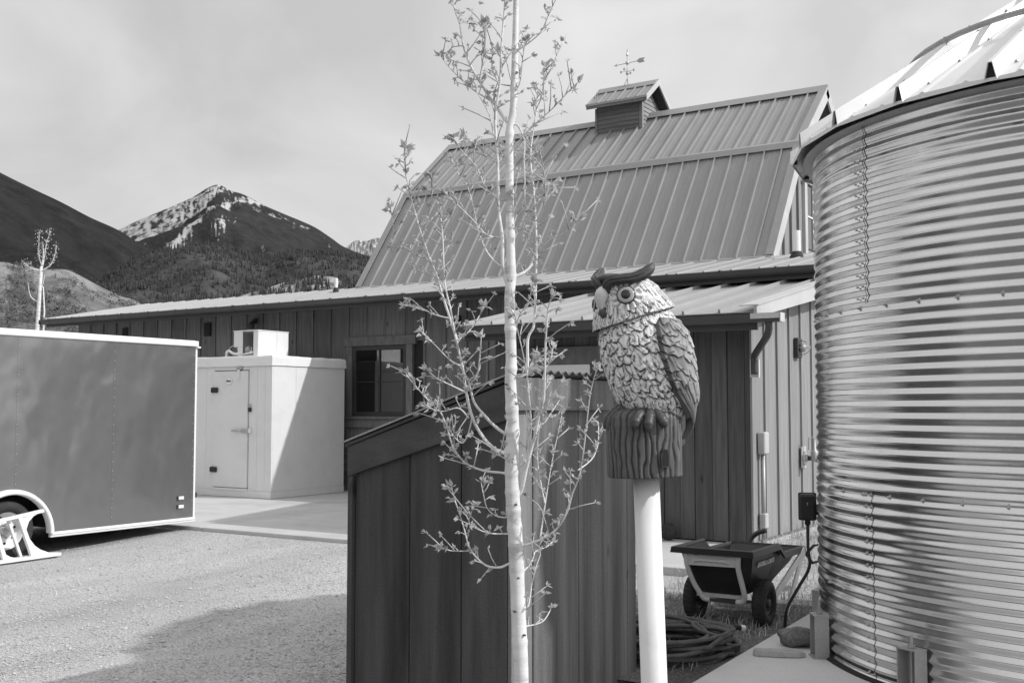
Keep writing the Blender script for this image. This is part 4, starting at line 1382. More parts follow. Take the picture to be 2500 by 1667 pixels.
# sheet in local polar form about angle 0: flat panel with two low flutes and a turned-down lip
rows = []
for fa in (-1, -.56, -.48, -.40, .40, .48, .56, 1):
    up = .012 if abs(abs(fa) - .48) < .01 else 0
    a = hw * fa
    cr = math.cos(hw) / math.cos(a)
    rows.append([V((RO * cr * math.cos(a), RO * cr * math.sin(a), ZE - .014)), V((RO * cr * math.cos(a), RO * cr * math.sin(a), ZE + .0)),
                 cp(RO * cr, a, up + .002), cp((RO + RI) / 2 * cr, a, up), cp(RI * cr, a, up)])
for r_ in rows:
    mb.v += r_
for i in range(len(rows) - 1):
    for j in range(4):
        q = i * 5 + j
        mb.f.append([q, q + 5, q + 6, q + 1])
me_rf = mb.mesh('roof_sheet', M['galv_roof'], origin=V((0, 0, 0)), flip=False)[0]
# rib: hollow inverted trough
mb = MB()
secs = []
for r_, h, w2, wt_ in ((RO + .012, .088, .034, .012), ((RO + RI) / 2, .07, .028, .011), (RI + .02, .05, .022, .01)):
    z = cz_(r_)
    secs.append([V((r_, -w2, z - .004)), V((r_, -wt_, z + h)), V((r_, wt_, z + h)), V((r_, w2, z - .004)),
                 V((r_, w2 - .004, z - .004)), V((r_, wt_ - .003, z + h - .004)), V((r_, -wt_ + .003, z + h - .004)), V((r_, -w2 + .004, z - .004))])
for s_ in secs:
    mb.v += s_
for i in range(2):
    for k in range(8):
        k2 = (k + 1) % 8
        mb.f.append([i * 8 + k, i * 8 + k2, i * 8 + 8 + k2, i * 8 + 8 + k])
mb.f.append([0, 1, 6, 7])
mb.f.append([1, 2, 5, 6])
mb.f.append([2, 3, 4, 5])
me_rb = mb.mesh('roof_rib', M['galv_roof'], origin=V((0, 0, 0)))[0]
r_, h, w2, wt_ = RO - .004, .088, .034, .012
z = cz_(r_)
mb = MB()
mb.prism([(-w2 + .005, z - .003), (-wt_ + .004, z + h - .006), (wt_ - .004, z + h - .006), (w2 - .005, z - .003)], 'x', r_ - .03, r_)
me_pl = mb.mesh('rib_shade', M['groove'], origin=V((0, 0, 0)))[0]  # dark plug added so the open rib end looks shaded inside
for i in range(24):
    a = R(-103.0 + i * 15)
    put('rib_shade', me_pl, tank, T(TC.x, TC.y, 0) @ Matrix.Rotation(a, 4, 'Z'))
    put('roof_rib', me_rb, tank, T(TC.x, TC.y, 0) @ Matrix.Rotation(a, 4, 'Z'))
    put('roof_sheet', me_rf, tank, T(TC.x, TC.y, 0) @ Matrix.Rotation(a + hw, 4, 'Z'))
# eave lip under the sheets
MB().lathe([(TR - .01, 3.196), (TR + .055, 3.199), (TR + .055, 3.204), (TR - .01, 3.214)], (TC.x, TC.y, 0), 96, close=True).build('eave_ring', M['eave_metal'], tank)
MB().lathe([(RI + .06, cz_(RI) - .03), (RI + .06, cz_(RI) + .12), (RI - .02, cz_(RI) + .16), (.02, cz_(RI) + .26)], (TC.x, TC.y, 0), 32).build('roof_cap', M['galv_roof'], tank, smooth=False)
pts = []
for i in range(49):
    t = 2 * math.pi * i / 48
    pts.append((TC.x + 1.22 * math.cos(t), TC.y + 1.22 * math.sin(t), cz_(1.22) + .085))
MB().tube(pts, .018, 8, cap=False).build('roof_hoop', M['galv_dull'], tank, smooth=True)
for i in range(12):
    a = R(-103 + 30 * i)
    MB().bar((TC.x + 1.22 * math.cos(a), TC.y + 1.22 * math.sin(a), cz_(1.22) + .02), (TC.x + 1.22 * math.cos(a), TC.y + 1.22 * math.sin(a), cz_(1.22) + .10), .03, .02).build('hoop_clip', M['galv_dull'], tank)
mb = MB()
for i in range(24):
    a = R(-103.0 + i * 15)
    for r_ in (1.80, 1.55, 1.3, 1.05):
        for da in (-.0, .036):
            q = cp(r_, 0, .07 if da == 0 else .004)
            p = V((TC.x + q.x * math.cos(a + da * 1.8 / r_), TC.y + q.x * math.sin(a + da * 1.8 / r_), q.z))
            mb.ball(p, .011, 6, 4)
o = mb.build('roof_screws', M['galv_dull'], tank)
o['kind'] = 'stuff'
# anchor brackets round the foot


def bracket_mesh():
    mb = MB()
    w_, d_, h_, t_ = .062, .085, .255, .006
    mb.box(0, d_, -w_, -w_ + t_, .006, h_ - .006)
    mb.box(0, d_, w_ - t_, w_, .006, h_ - .006)
    mb.box(0, t_, -w_ + t_, w_ - t_, .006, h_ - .006)
    mb.box(-.004, d_ + .012, -w_ - .004, w_ + .004, 0, .0055)
    mb.box(-.002, d_ + .003, -w_ - .002, w_ + .002, h_ - .0055, h_)
    mb.tube([(d_ * .5, 0, .01), (d_ * .5, 0, h_ + .065)], .009, 8)
    mb.lathe([(.019, h_ + .002), (.019, h_ + .018)], (d_ * .5, 0, 0), 6)
    return mb.mesh('anchor_bracket', M['galv_dull'], origin=V((0, 0, 0)), bevel=.0)[0]


me_b = bracket_mesh()
for a in (-149.5, -119.8, -178, 152, 122, -90, -60):
    t = R(a)
    put('anchor_bracket', me_b, tank, T(TC.x + (TR + .012) * math.cos(t), TC.y + (TR + .012) * math.sin(t), .101) @ Matrix.Rotation(t, 4, 'Z'))

# control box hanging on the tank
jb = thing('control_box', 'black plastic control box with conduit beside the steel tank', 'control box', (-2.36, 7.42, .08))
fm = T(-2.335, 7.44, .835) @ Matrix.Rotation(R(18), 4, 'Z') @ Matrix.Scale(.72, 4)
MB().box(-.075, .075, -.07, .06, 0, .245).build('case', M['black_plastic'], jb, frame=fm, bevel=.014)
MB().box(-.085, .085, .061, .085, -.01, .255).build('lid', M['black_plastic'], jb, frame=fm, bevel=.008)
MB().lathe([(.05, 0), (.055, .03), (.04, .04), (.04, .09), (.07, .095), (.07, .115)], (0, 0, 0), 14, 'x').build('flange', M['black_plastic'], jb, frame=fm @ T(.076, .0, .10), smooth=False)
for z in (.15, .165):
    MB().ball((0, 0, 0), .005, 6, 4).build('indicator', M['white_paint'], jb, frame=fm @ T(.0, -.073, z))
MB().lathe([(.026, 0), (.03, -.03), (.02, -.05)], (0, 0, 0), 12).build('gland', M['black_plastic'], jb, frame=fm @ T(.0, 0, 0))
p_ = fm @ V((0, 0, -.03))
MB().tube(lerp_pts([p_, p_ + V((.0, .0, -.16)), p_ + V((-.0, .02, -.30)), p_ + V((-.09, .06, -.45)), p_ + V((-.20, .14, -.62)), p_ + V((-.24, .20, -.77))], 5), .011, 8).build('conduit', M['sash'], jb, smooth=True)

# stones on the pad
mb = MB()
mb.sheet(lambda a, b: (0, 0, 0), 1, 1)
mb = MB()
NA, NB = 28, 16
for i in range(NB + 1):
    for j in range(NA):
        th, ph = math.pi * i / NB, 2 * math.pi * j / NA
        d = V((math.sin(th) * math.cos(ph), math.sin(th) * math.sin(ph), math.cos(th)))
        r = 1 + .22 * noise.noise(d * 1.6 + V((3, 1, 0))) + .10 * noise.noise(d * 4) + .05 * noise.noise(d * 9)
        mb.v.append(V((d.x * .125 * r, d.y * .085 * r, max(-.052, d.z * .062 * r))))
for i in range(NB):
    for j in range(NA):
        j2 = (j + 1) % NA
        mb.f.append([i * NA + j, (i + 1) * NA + j, (i + 1) * NA + j2, i * NA + j2])
o = mb.build('round_stone', M['stone'], None, smooth=True, frame=T(-2.235, 6.87, .153) @ Matrix.Rotation(R(25), 4, 'Z'))
tag(o, 'rounded mottled field stone on the tank pad', 'stone')
mb = MB()
poly = [(-.15, -.03), (-.13, -.045), (.02, -.055), (.12, -.045), (.16, -.01), (.15, .02), (.05, .05), (-.08, .045), (-.14, .02)]
n_ = len(poly)
vs = [V((x * 1.03, y * 1.05, 0)) for x, y in poly] + [V((x, y, .034 + .006 * math.sin(x * 30))) for x, y in poly]
mb.add(vs, [list(range(n_ - 1, -1, -1)), list(range(n_, 2 * n_))] + [[i, (i + 1) % n_, n_ + (i + 1) % n_, n_ + i] for i in range(n_)])
o = mb.build('flat_stone', M['flat_stone'], None, bevel=.005, frame=T(-2.245, 6.535, .101) @ Matrix.Rotation(R(22), 4, 'Z'))
tag(o, 'thin pale flat stone lying on the tank pad', 'stone')

# ================================================================ garden hose in a heap
mb = MB()
hc = V((-2.93, 6.40, 0))
pts = []
rh = random.Random(4)
turns = 24
for i in range(turns * 20):
    t = i / 20
    k = int(t)
    rr = random.Random(k * 7 + 1)
    rr2 = random.Random(k * 7 + 8)
    f = t - k

    def lp(a, b):
        return a + (b - a) * f
    rx = lp(rr.uniform(.28, .47), rr2.uniform(.28, .47))
    ry = lp(rr.uniform(.26, .50), rr2.uniform(.26, .50))
    ox, oy = lp(rr.uniform(-.05, .05), rr2.uniform(-.05, .05)), lp(rr.uniform(-.09, .09), rr2.uniform(-.09, .09))
    a = 2 * math.pi * f
    z = .055 + .0062 * t + .012 * math.sin(a * 2 + k) + lp(rr.uniform(-.01, .02), rr2.uniform(-.01, .02))
    p = V((ox + rx * math.cos(a), oy + ry * math.sin(a), z))
    q = Matrix.Rotation(R(25), 3, 'Z') @ p + hc
    if q.x > -2.53:
        q.x = -2.53 - (q.x + 2.53) * .3
    pts.append(q)
hose = thing('garden_hose', 'heap of dark garden hose coiled on the ground behind the white post', 'hose', (-2.93, 6.4, .02))
e0 = V((-2.68, 6.98, .15))
pts += lerp_pts([pts[-1], pts[-1].lerp(e0, .35) + V((-.1, -.15, .03)), V((-2.86, 6.72, .20)), e0], 6)[1:]
MB().tube(pts, .0145, 7).build('tubing', M['hose'], hose, smooth=True)
d = nrm(pts[-1] - pts[-3])
MB().tube([e0 - d * .02, e0 + d * .03], .018, 10).build('coupling_sleeve', M['black_plastic'], hose)
MB().tube([e0 + d * .03, e0 + d * .034, e0 + d * .06], [.016, .021, .021], 10).build('coupling', M['pvc'], hose)

# ================================================================ dump cart
ct = thing('dump_cart', 'black dump cart with grey steel frame and two tyres between hose and barn', 'cart', (-2.98, 7.75, .03))


def ring_pts(x0, x1, y0, y1, z, n=0):
    return [V((x0, y0, z)), V((x1, y0, z)), V((x1, y1, z)), V((x0, y1, z))]


# tub: outer and inner shell; the rim steps down towards the back
cxm = -2.985
sec = [(.27, .165, 7.47, 8.02), (.36, .215, 7.42, 8.16), (.46, .25, 7.38, 8.30), (.59, .275, 7.34, 8.42)]
mb = MB()


def shell(off, flip):
    b = len(mb.v)
    for z, hx, ya, yb in sec:
        hx, ya, yb = hx - off, ya + off, yb - off
        zz = z + (off if z < .3 else 0)
        c = .05 - off
        for x_, y_ in ((-hx + c, ya), (hx - c, ya), (hx, ya + c), (hx, 7.86), (hx, 7.97), (hx, yb - c), (hx - c, yb), (-hx + c, yb), (-hx, yb - c), (-hx, 7.97), (-hx, 7.86), (-hx, ya + c)):
            ztop = zz
            if z > .5 and y_ > 7.9:
                ztop = .515
            if z > .4 and z < .5 and y_ > 7.9:
                ztop = .43
            mb.v.append(V((cxm + x_, y_, ztop)))
    n_ = 12
    for i in range(len(sec) - 1):
        for k_ in range(n_):
            k2 = (k_ + 1) % n_
            f = [b + i * n_ + k_, b + i * n_ + k2, b + (i + 1) * n_ + k2, b + (i + 1) * n_ + k_]
            mb.f.append(f[::-1] if flip else f)
    bot = [b + k_ for k_ in range(n_)]
    mb.f.append(bot if flip else bot[::-1])
    return b + (len(sec) - 1) * n_


t1 = shell(0, False)
t2 = shell(.008, True)
for k_ in range(12):
    k2 = (k_ + 1) % 12
    mb.f.append([t1 + k_, t1 + k2, t2 + k2, t2 + k_])
tub = mb.build('tub', M['black_plastic'], ct, flip=False)
z_ = .59
lip = [(-.285, 7.325, .60), (.285, 7.325, .60), (.287, 7.86, .60), (.287, 7.97, .525), (.285, 8.44, .52), (-.285, 8.44, .52), (-.287, 7.97, .525), (-.287, 7.86, .60)]
mb = MB()
b = 0
for k_ in range(8):
    x_, y_, zz = lip[k_]
    sx = 1 if x_ > 0 else -1
    sy = -1 if y_ < 7.5 else (1 if y_ > 8.2 else 0)
    mb.v += [V((cxm + x_, y_, zz + .012)), V((cxm + x_ + sx * .022, y_ + sy * .022, zz + .006)), V((cxm + x_ + sx * .028, y_ + sy * .028, zz - .035)), V((cxm + x_ + sx * .016, y_ + sy * .016, zz - .035)), V((cxm + x_ - sx * .012, y_ - sy * .012, zz - .006))]
for k_ in range(8):
    k2 = (k_ + 1) % 8
    for j in range(5):
        j2 = (j + 1) % 5
        mb.f.append([k_ * 5 + j, k2 * 5 + j, k2 * 5 + j2, k_ * 5 + j2])
mb.build('rim', M['black_plastic'], ct)
# pale steel frame on the near end
FY = 7.325
pl = MB().prism([(-3.20, .578), (-2.775, .585), (-2.79, .488), (-3.185, .482)], 'y', FY - .006, FY + .004).build('end_plate', M['grey_steel'], ct, bevel=.0015)
for za, zb in ((.558, .548), (.510, .520)):
    MB().tube([(-3.12, FY - .008, za), (-3.08, FY - .010, zb), (-2.90, FY - .010, zb), (-2.86, FY - .008, za)], .006, 6).build('pressed_rib', M['grey_steel'], pl, smooth=True)
for s_ in (-1, 1):
    xa = -3.187 if s_ < 0 else -2.79
    xb = -3.10 if s_ < 0 else -2.765
    mbq = MB()
    pa = [(xa, FY + .0, .575), (xa - s_ * .006, FY + .005, .48), ((xa + xb) / 2, FY + .03, .36), (xb - s_ * .004, FY + .05, .275), (xb - s_ * .03, FY + .06, .243), (xb - s_ * .07, FY + .06, .24)]
    mbq.tube(lerp_pts(pa, 4), .019, 8)
    mbq.build('frame_leg', M['grey_steel'], ct, smooth=True)
MB().bar((-3.06, FY + .06, .24), (-2.80, FY + .06, .235), .02, .02).build('cross_bar', M['sash'], ct)
MB().bar((cxm - .17, 7.46, .262), (cxm + .17, 7.46, .262), .04, .025).build('cross_bar', M['grey_steel'], ct)
for s_ in (-1, 1):
    X = cxm + s_ * .312
    fs_ = MB().bar((X, 8.42, .50), (X - s_ * .04, 7.83, .22), .016, .060).build('side_brace', M['white_frame'], ct, bevel=.002)
    MB().bar((X, 8.40, .50), (X - s_ * .02, 8.03, .07), .016, .050).build('side_leg', M['white_frame'], ct, bevel=.002)
    MB().bar((X - s_ * .02, 8.12, .25), (X - s_ * .03, 7.95, .26), .012, .03).build('gusset', M['grey_steel'], ct)
MB().tube([(cxm - .28, 8.04, .06), (cxm + .28, 8.04, .06)], .012, 8).build('foot_bar', M['grey_steel'], ct)
MB().tube([(cxm - .30, 7.64, .205), (cxm + .30, 7.64, .205)], .012, 8).build('axle', M['steel'], ct)
for s_ in (-1, 1):
    Xw = cxm + s_ * .262
    wv = MB().lathe([(.085, -.042), (.13, -.048), (.16, -.036), (.172, 0), (.16, .036), (.13, .048), (.085, .042)], (Xw, 7.64, .205), 36, 'x', close=True).build('wheel', M['rubber'], ct, smooth=True)
    MB().lathe([(.086, -.035), (.086, .03), (.07, .03), (.06, .005), (.03, .01), (.03, .04), (.015, .042)], (Xw, 7.64, .205), 24, 'x').build('wheel_rim', M['sash'], wv, smooth=True)
    for k_ in range(30):
        t = 2 * math.pi * k_ / 30
        MB().bar((Xw - .03, 7.64 + .167 * math.cos(t), .205 + .167 * math.sin(t)), (Xw + .03, 7.64 + .167 * math.cos(t + .05), .205 + .167 * math.sin(t + .05)), .010, .008).build('tread_lug', M['rubber'], wv)
# pull handle lying against the far end
MB().tube(lerp_pts([(cxm - .16, 8.46, .50), (cxm - .14, 8.50, .56), (cxm - .09, 8.50, .60), (cxm - .02, 8.48, .625)], 4), .02, 8).build('handle_grip', M['sash'], ct, smooth=True)
MB().tube([(cxm + .32, 8.44, .47), (cxm + .36, 8.50, .53), (cxm + .41, 8.53, .54), (cxm + .42, 8.52, .42), (cxm + .36, 8.47, .40), (cxm + .32, 8.44, .47)], .012, 8).build('handle_loop', M['sash'], ct, smooth=True)
# lettering on the side of the tub
cu_ = bpy.data.curves.new('lettering', 'FONT')
cu_.body = 'GORILLA CARTS'
cu_.size = .046
cu_.extrude = .0008
cu_.offset = .0022
ob_ = bpy.data.objects.new('lettering', cu_)
col.objects.link(ob_)
dg = bpy.context.evaluated_depsgraph_get()
me_t = bpy.data.meshes.new_from_object(ob_.evaluated_get(dg))
bpy.data.objects.remove(ob_)
me_t.name = 'lettering'
me_t.materials.clear()
me_t.materials.append(M['white_paint'])
wid = max(v.co.x for v in me_t.vertices)
xs_ = cxm + .2625
fmx = T(xs_, 7.545, .476) @ Matrix.Rotation(R(11), 4, 'Y') @ Matrix(((0, 0, 1, 0), (1, 0, 0, 0), (0, 1, 0, 0), (0, 0, 0, 1))) @ Matrix.Diagonal((.31 / wid, 1, 1, 1))
put('lettering', me_t, ct, fmx)
mb = MB()
mb.add([(0, 0, 0), (.030, 0, 0), (.026, .034, 0), (.016, .040, 0), (0, 0, .0015), (.030, 0, .0015), (.026, .034, .0015), (.016, .040, .0015)], [(3, 2, 1, 0), (4, 5, 6, 7), (0, 1, 5, 4), (1, 2, 6, 5), (2, 3, 7, 6), (3, 0, 4, 7)])
me_l = mb.mesh('emblem', M['white_paint'], origin=V((0, 0, 0)))[0]
put('emblem', me_l, ct, T(xs_, 7.507, .473) @ Matrix.Rotation(R(11), 4, 'Y') @ Matrix(((0, 0, 1, 0), (1, 0, 0, 0), (0, 1, 0, 0), (0, 0, 0, 1))))

# small black roller by the annex wall
rl = thing('small_wheel', 'small black castor wheel with a rod against the annex wall', 'wheel', (-5.06, 11.17, .145))
MB().lathe([(.03, -.025), (.085, -.03), (.095, -.015), (.095, .015), (.085, .03), (.03, .025)], (0, 0, 0), 24, 'y').build('tyre', M['rubber'], rl, frame=T(-5.06, 11.15, .24), smooth=True)
MB().tube([(-5.08, 11.12, .235), (-5.6, 11.10, .17)], .012, 6).build('rod', M['sash'], rl)

# ================================================================ background sapling
bt = thing('slender_tree', 'slim pale young tree standing behind the trailer', 'tree', (-24.3, 16.3, 0))
r2 = random.Random(5)
bx, by = -24.3, 16.3
cr_u = V((math.cos(YAW), math.sin(YAW), 0))
B0 = V((bx, by, 0))


def BT(a, z):
    return B0 + cr_u * a + V((0, 0, z))


MB().tube([BT(-.02, 0), BT(-.01, 1.5), BT(.0, 3.2), BT(.05, 4.3), BT(.08, 5.1)], [.07, .065, .055, .042, .034], 8).build('trunk', M['bark_pale'], bt, smooth=True)
MB().tube([BT(.16, 0), BT(.16, 3.0), BT(.18, 4.0), BT(.14, 4.6)], [.03, .026, .02, .012], 6).build('trunk', M['bark_pale'], bt, smooth=True)
lead = [[(.08, 5.1), (-.02, 5.35), (-.03, 5.65), (.02, 5.98)], [(.08, 5.1), (.16, 5.4), (.22, 5.7), (.27, 5.98)], [(.08, 5.1), (.10, 5.4), (.11, 5.72)], [(.12, 5.0), (.30, 5.15), (.40, 5.4), (.43, 5.62)], [(.05, 5.0), (-.15, 5.05), (-.35, 5.2)], [(.02, 4.2), (-.15, 4.35), (-.24, 4.7)], [(.05, 4.3), (.12, 4.5), (.2, 4.9)]]
lv = MB()
for ld in lead:
    pp = [BT(a, b) + V((r2.uniform(-.03, .03), r2.uniform(-.03, .03), 0)) for a, b in ld]
    pp = lerp_pts(pp, 4)
    MB().tube(pp, [.018 * (1 - .75 * i / (len(pp) - 1)) for i in range(len(pp))], 6).build('branch', M['bark_pale'], bt, smooth=True)
    if ld[-1][1] < 5.1:
        continue
    for i in range(70):
        p = pp[r2.randrange(len(pp) // 3, len(pp))]
        p = p + V((r2.gauss(0, .05), r2.gauss(0, .05), r2.gauss(0, .05)))
        a = nrm(V((r2.gauss(0, 1), r2.gauss(0, 1), r2.gauss(0, 1))))
        b_ = nrm(a.cross(V((r2.gauss(0, 1), r2.gauss(0, 1), r2.gauss(0, 1)))))
        s_ = r2.uniform(.014, .03)
        lv.add([p, p + (a + b_ * .6) * s_, p + a * 2 * s_, p + (a - b_ * .6) * s_], [(0, 1, 2, 3)])
o = lv.build('crown', M['leaf'], bt, flip=False)
o['kind'] = 'stuff'

# ================================================================ white post with the owl decoy
CR = V((math.cos(YAW), math.sin(YAW), 0))            # the owl and the sapling are laid out across the view
CD = V((-math.sin(YAW), math.cos(YAW), 0))


def LC(a, d, z):
    return CR * a + CD * d + V((0, 0, z))


o = MB().tube([LC(.352, 2.4, -.2), LC(.318, 2.4, .7), LC(.2935, 2.4, 1.47)], [.0285, .0285, .0285], 40).build('white_post', M['pvc'], None, smooth=True)
tag(o, 'white plastic pipe post carrying the owl decoy', 'post')

K = .000346
OW = T(*LC(.2925, 2.4, 1.452)) @ Matrix.Rotation(YAW, 4, 'Z')   # local x: to the right, y: away, z: up; origin under the stump
owl = thing('owl_decoy', 'painted plastic owl decoy perched on a stump on the white post', 'owl decoy', LC(.2925, 2.4, 1.452))


def px(x):
    return (x - 512) * K


def pz(y):
    return (1420 - y) * K


def hsh(i, k, c):
    x = math.sin(i * 127.1 + k * 311.7 + c * 74.7) * 43758.5453
    return x - math.floor(x)


def scales(u, v, w, h, c, wob=.0, jit=1.):
    """overlapping feathers pointing down; u across, v up (m): height, distance above own tip, side position, barb stripe"""
    n1, n2 = noise.noise(V((u * 45, v * 45, 1))), noise.noise(V((u * 45, v * 45, 7)))
    u += wob * n1 * w
    v += wob * n2 * h
    k0 = math.floor(v / h)
    best, up = None, 9.
    for k in (k0 + 3, k0 + 2, k0 + 1, k0, k0 - 1, k0 - 2, k0 - 3):
        uu = u / w + .5 * (k % 2)
        i0 = math.floor(uu)
        for i in (i0 - 1, i0, i0 + 1):
            cu = i + .5 + jit * .18 * (hsh(i, k, 1) - .5) * 2
            wd = .60 + .16 * hsh(i, k, 2)
            p = (uu - cu) / wd
            if abs(p) > 1.15:
                continue
            tz = (k + jit * .8 * (hsh(i, k, 3) - .5)) * h
            tip = tz + h * (c * p * p + .10 * abs(math.sin(p * 5 + hsh(i, k, 4) * 6)))
            if v < tip:
                up = min(up, (tip - v) / h)
            elif best is None or tz > best[0]:
                best = (tz, (v - tip) / h, p, i, k)
        if best and k < best[4]:
            break
    if not best:
        return 0, 1, 0, 0
    _, q, p, i, k = best
    # q runs from this feather's own tip (0) to where the next one hangs over it (1)
    f = q / (q + up + 1e-6)
    hgt = max(0, 1 - f * .8) * (1 - .30 * p * p)
    st = .5 + .5 * math.sin((p + .4 * hsh(i, k, 5)) * 8 + q * 2)
    sh = 1 - min(1, up / .24)
    return hgt, sh, min(1, abs(p)) * min(1, f * 1.6), st


BODY = [(380, 285, 680), (430, 255, 715), (510, 230, 765), (600, 225, 792), (700, 244, 808), (820, 280, 818), (900, 312, 815), (960, 345, 800), (1010, 385, 775), (1045, 440, 750), (1075, 520, 700)]
FACE = R(-138)


def body_sec(y):
    a, b = interp(BODY, y)
    return px((a + b) / 2), (b - a) / 2 * K


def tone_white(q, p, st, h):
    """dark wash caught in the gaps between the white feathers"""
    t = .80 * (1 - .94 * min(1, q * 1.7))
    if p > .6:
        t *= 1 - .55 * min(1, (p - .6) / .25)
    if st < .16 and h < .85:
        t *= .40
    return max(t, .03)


mb = MB()
tone = []
NA, NB = 300, 230
for i in range(NB + 1):
    y = 380 + (1075 - 380) * i / NB
    cx, a = body_sec(y)
    b = a * .88
    for j in range(NA):
        th = 2 * math.pi * j / NA
        u = (th - FACE) * .092
        v = pz(y)
        h, q, p, st = scales(u + .012, v, .0225, .0235, .6, .35)
        n = nrm(V((math.cos(th) / a, math.sin(th) / b, .25 if y < 600 else -.15)))
        base = V((cx + a * math.cos(th), b * math.sin(th), v))
        mb.v.append(base + n * (.0050 * h + .0010 * (st - .5) * h - .002))
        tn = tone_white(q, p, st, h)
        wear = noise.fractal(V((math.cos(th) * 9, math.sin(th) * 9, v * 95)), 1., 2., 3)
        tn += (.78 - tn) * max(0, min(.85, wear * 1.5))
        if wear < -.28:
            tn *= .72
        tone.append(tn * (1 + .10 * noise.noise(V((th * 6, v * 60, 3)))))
for i in range(NB):
    for j in range(NA):
        j2 = (j + 1) % NA
        mb.f.append([i * NA + j, (i + 1) * NA + j, (i + 1) * NA + j2, i * NA + j2])
mb.f.append([j for j in range(NA)])
mb.f.append([NB * NA + j for j in range(NA)][::-1])
mb.build('body', M['owl_paint'], owl, smooth=True, frame=OW, attrs={'tone': ('FLOAT', tone)})

# wings
WTAB = [(395, 300, 680), (450, 262, 716), (510, 234, 762), (600, 230, 790), (700, 250, 806), (820, 286, 818), (900, 330, 824), (960, 372, 814), (1010, 440, 806), (1060, 520, 796), (1120, 600, 782), (1190, 650, 745)]


def wing(sgn):
    mb = MB()
    tone = []
    NS, NT = 130, 230
    for i in range(NT + 1):
        t = i / NT
        y = 400 + 790 * t
        a_, b_ = interp(WTAB, y)
        cx, a = px((a_ + b_) / 2), (b_ - a_) / 2 * K
        b = a * .9
        # front edge and rear edge as angles from the facing direction
        fe = R(interp([(400, 78), (470, 62), (560, 59), (700, 60), (900, 68), (1000, 86), (1080, 104), (1150, 128), (1190, 140)], y)[0])
        re = R(interp([(400, 120), (470, 165), (900, 168), (1050, 165), (1190, 146)], y)[0])
        for j in range(NS + 1):
            s = j / NS
            th = FACE + sgn * (fe + (re - fe) * s)
            edge = min(1, s / .035, (1 - s) / .10, (t + .001) / .05)
            u = (s - .5) * .115
            v = pz(y)
            if y < 830:
                h, q, p, st = scales(u + .1, v + u * .25, .021, .026, .55, .35)
            else:
                h, q, p, st = scales(u + .1, v + u * .5, .0145, .075, .5, .15)
            n = nrm(V((math.cos(th) / a, math.sin(th) / b, 0)))
            base = V((cx + a * math.cos(th), b * math.sin(th), v))
            lift = (.0105 if y > 430 else .004) * max(0, edge) ** .6 + .0042 * h * edge + .0012 * (st - .5) * edge - .002
            mb.v.append(base + n * lift)
            # painted: greyish brown, paler on the tips and towards the shoulder's rear, darker along the front
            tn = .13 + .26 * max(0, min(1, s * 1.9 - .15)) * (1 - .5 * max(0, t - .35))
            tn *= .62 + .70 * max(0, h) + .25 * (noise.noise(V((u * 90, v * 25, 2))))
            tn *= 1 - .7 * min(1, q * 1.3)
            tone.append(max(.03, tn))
    for i in range(NT):
        for j in range(NS):
            q_ = i * (NS + 1) + j
            mb.f.append([q_, q_ + NS + 1, q_ + NS + 2, q_ + 1])
    mb.build('wing', M['owl_paint'], owl, smooth=True, frame=OW, attrs={'tone': ('FLOAT', tone)})


wing(1)
wing(-1)

# head: a cap set over the body, its rim sloping up towards the back
HS = [((222, 480), (640, 352)), ((188, 505), (704, 350)), ((188, 470), (690, 328)), ((193, 420), (662, 298)), ((199, 360), (634, 262)), ((205, 300), (604, 228)), ((214, 245), (572, 198)), ((236, 200), (532, 178)), ((285, 172), (480, 164)), ((345, 160), (430, 158))]
HB = [.068, .078, .079, .079, .0775, .074, .067, .055, .038, .018]
HFACE = R(-140)
HT = [(i,) + (px(l[0]), pz(l[1]), px(r[0]), pz(r[1]), b) for i, ((l, r), b) in enumerate(zip(HS, HB))]


def head_pt(s, th):
    lx, lz, rx, rz, b = interp(HT, s)
    f = (1 + math.cos(th)) / 2
    return V((lx + (rx - lx) * f, b * math.sin(th), lz + (rz - lz) * f))


def head_frame(s, th):
    p = head_pt(s, th)
    e = .01
    n = (head_pt(s, th + e) - head_pt(s, th - e)).cross(head_pt(min(s + e * 3, 9), th) - head_pt(max(s - e * 3, 0), th))
    n = nrm(n)
    c = V((px(430), 0, pz(320)))
    if n.dot(p - c) < 0:
        n = -n
    return p, n


EYE_TH = R(-100)
EYE_S = 4.55
ep, en = head_frame(EYE_S, EYE_TH)
EYE2_TH = 2 * HFACE - EYE_TH
ep2, en2 = head_frame(EYE_S, EYE2_TH)
mb = MB()
tone = []
NA, NB = 300, 150
for i in range(NB + 1):
    s = .0 + 9. * i / NB
    for j in range(NA):
        th = 2 * math.pi * j / NA
        p, n = head_frame(s, th)
        de = min((p - ep).length, (p - ep2).length)
        e_ = ep if (p - ep).length < (p - ep2).length else ep2
        d = p - e_
        back = math.cos(th - HFACE)
        if s < 1:
            h, q, pp, st = 0, .9, 0, 0
        elif de < .034:
            ang = math.atan2(d.z, d.x if e_ is ep else d.y)
            ri = .5 + .5 * math.sin(ang * 13 + 60 * de + 2.5 * noise.noise(V((ang * 2.2, de * 60, 2))))
            h, q, pp, st = ri * min(1, max(0, (de - .014) / .008)), .38 * (1 - ri) ** 2 * (1 if de > .020 else .4), 0, 1
        else:
            v = (s - 1) * .0142
            h, q, pp, st = scales((th - HFACE) * .082 + .05, v, .0135, .026, .9, .4)
        mb.v.append(p + n * (.0038 * h + .0012 * (st - .5) * h - .001))
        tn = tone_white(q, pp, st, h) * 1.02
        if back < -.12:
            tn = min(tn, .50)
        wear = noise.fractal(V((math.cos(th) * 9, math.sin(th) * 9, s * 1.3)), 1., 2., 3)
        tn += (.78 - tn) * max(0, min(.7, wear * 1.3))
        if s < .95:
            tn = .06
        tone.append(tn)
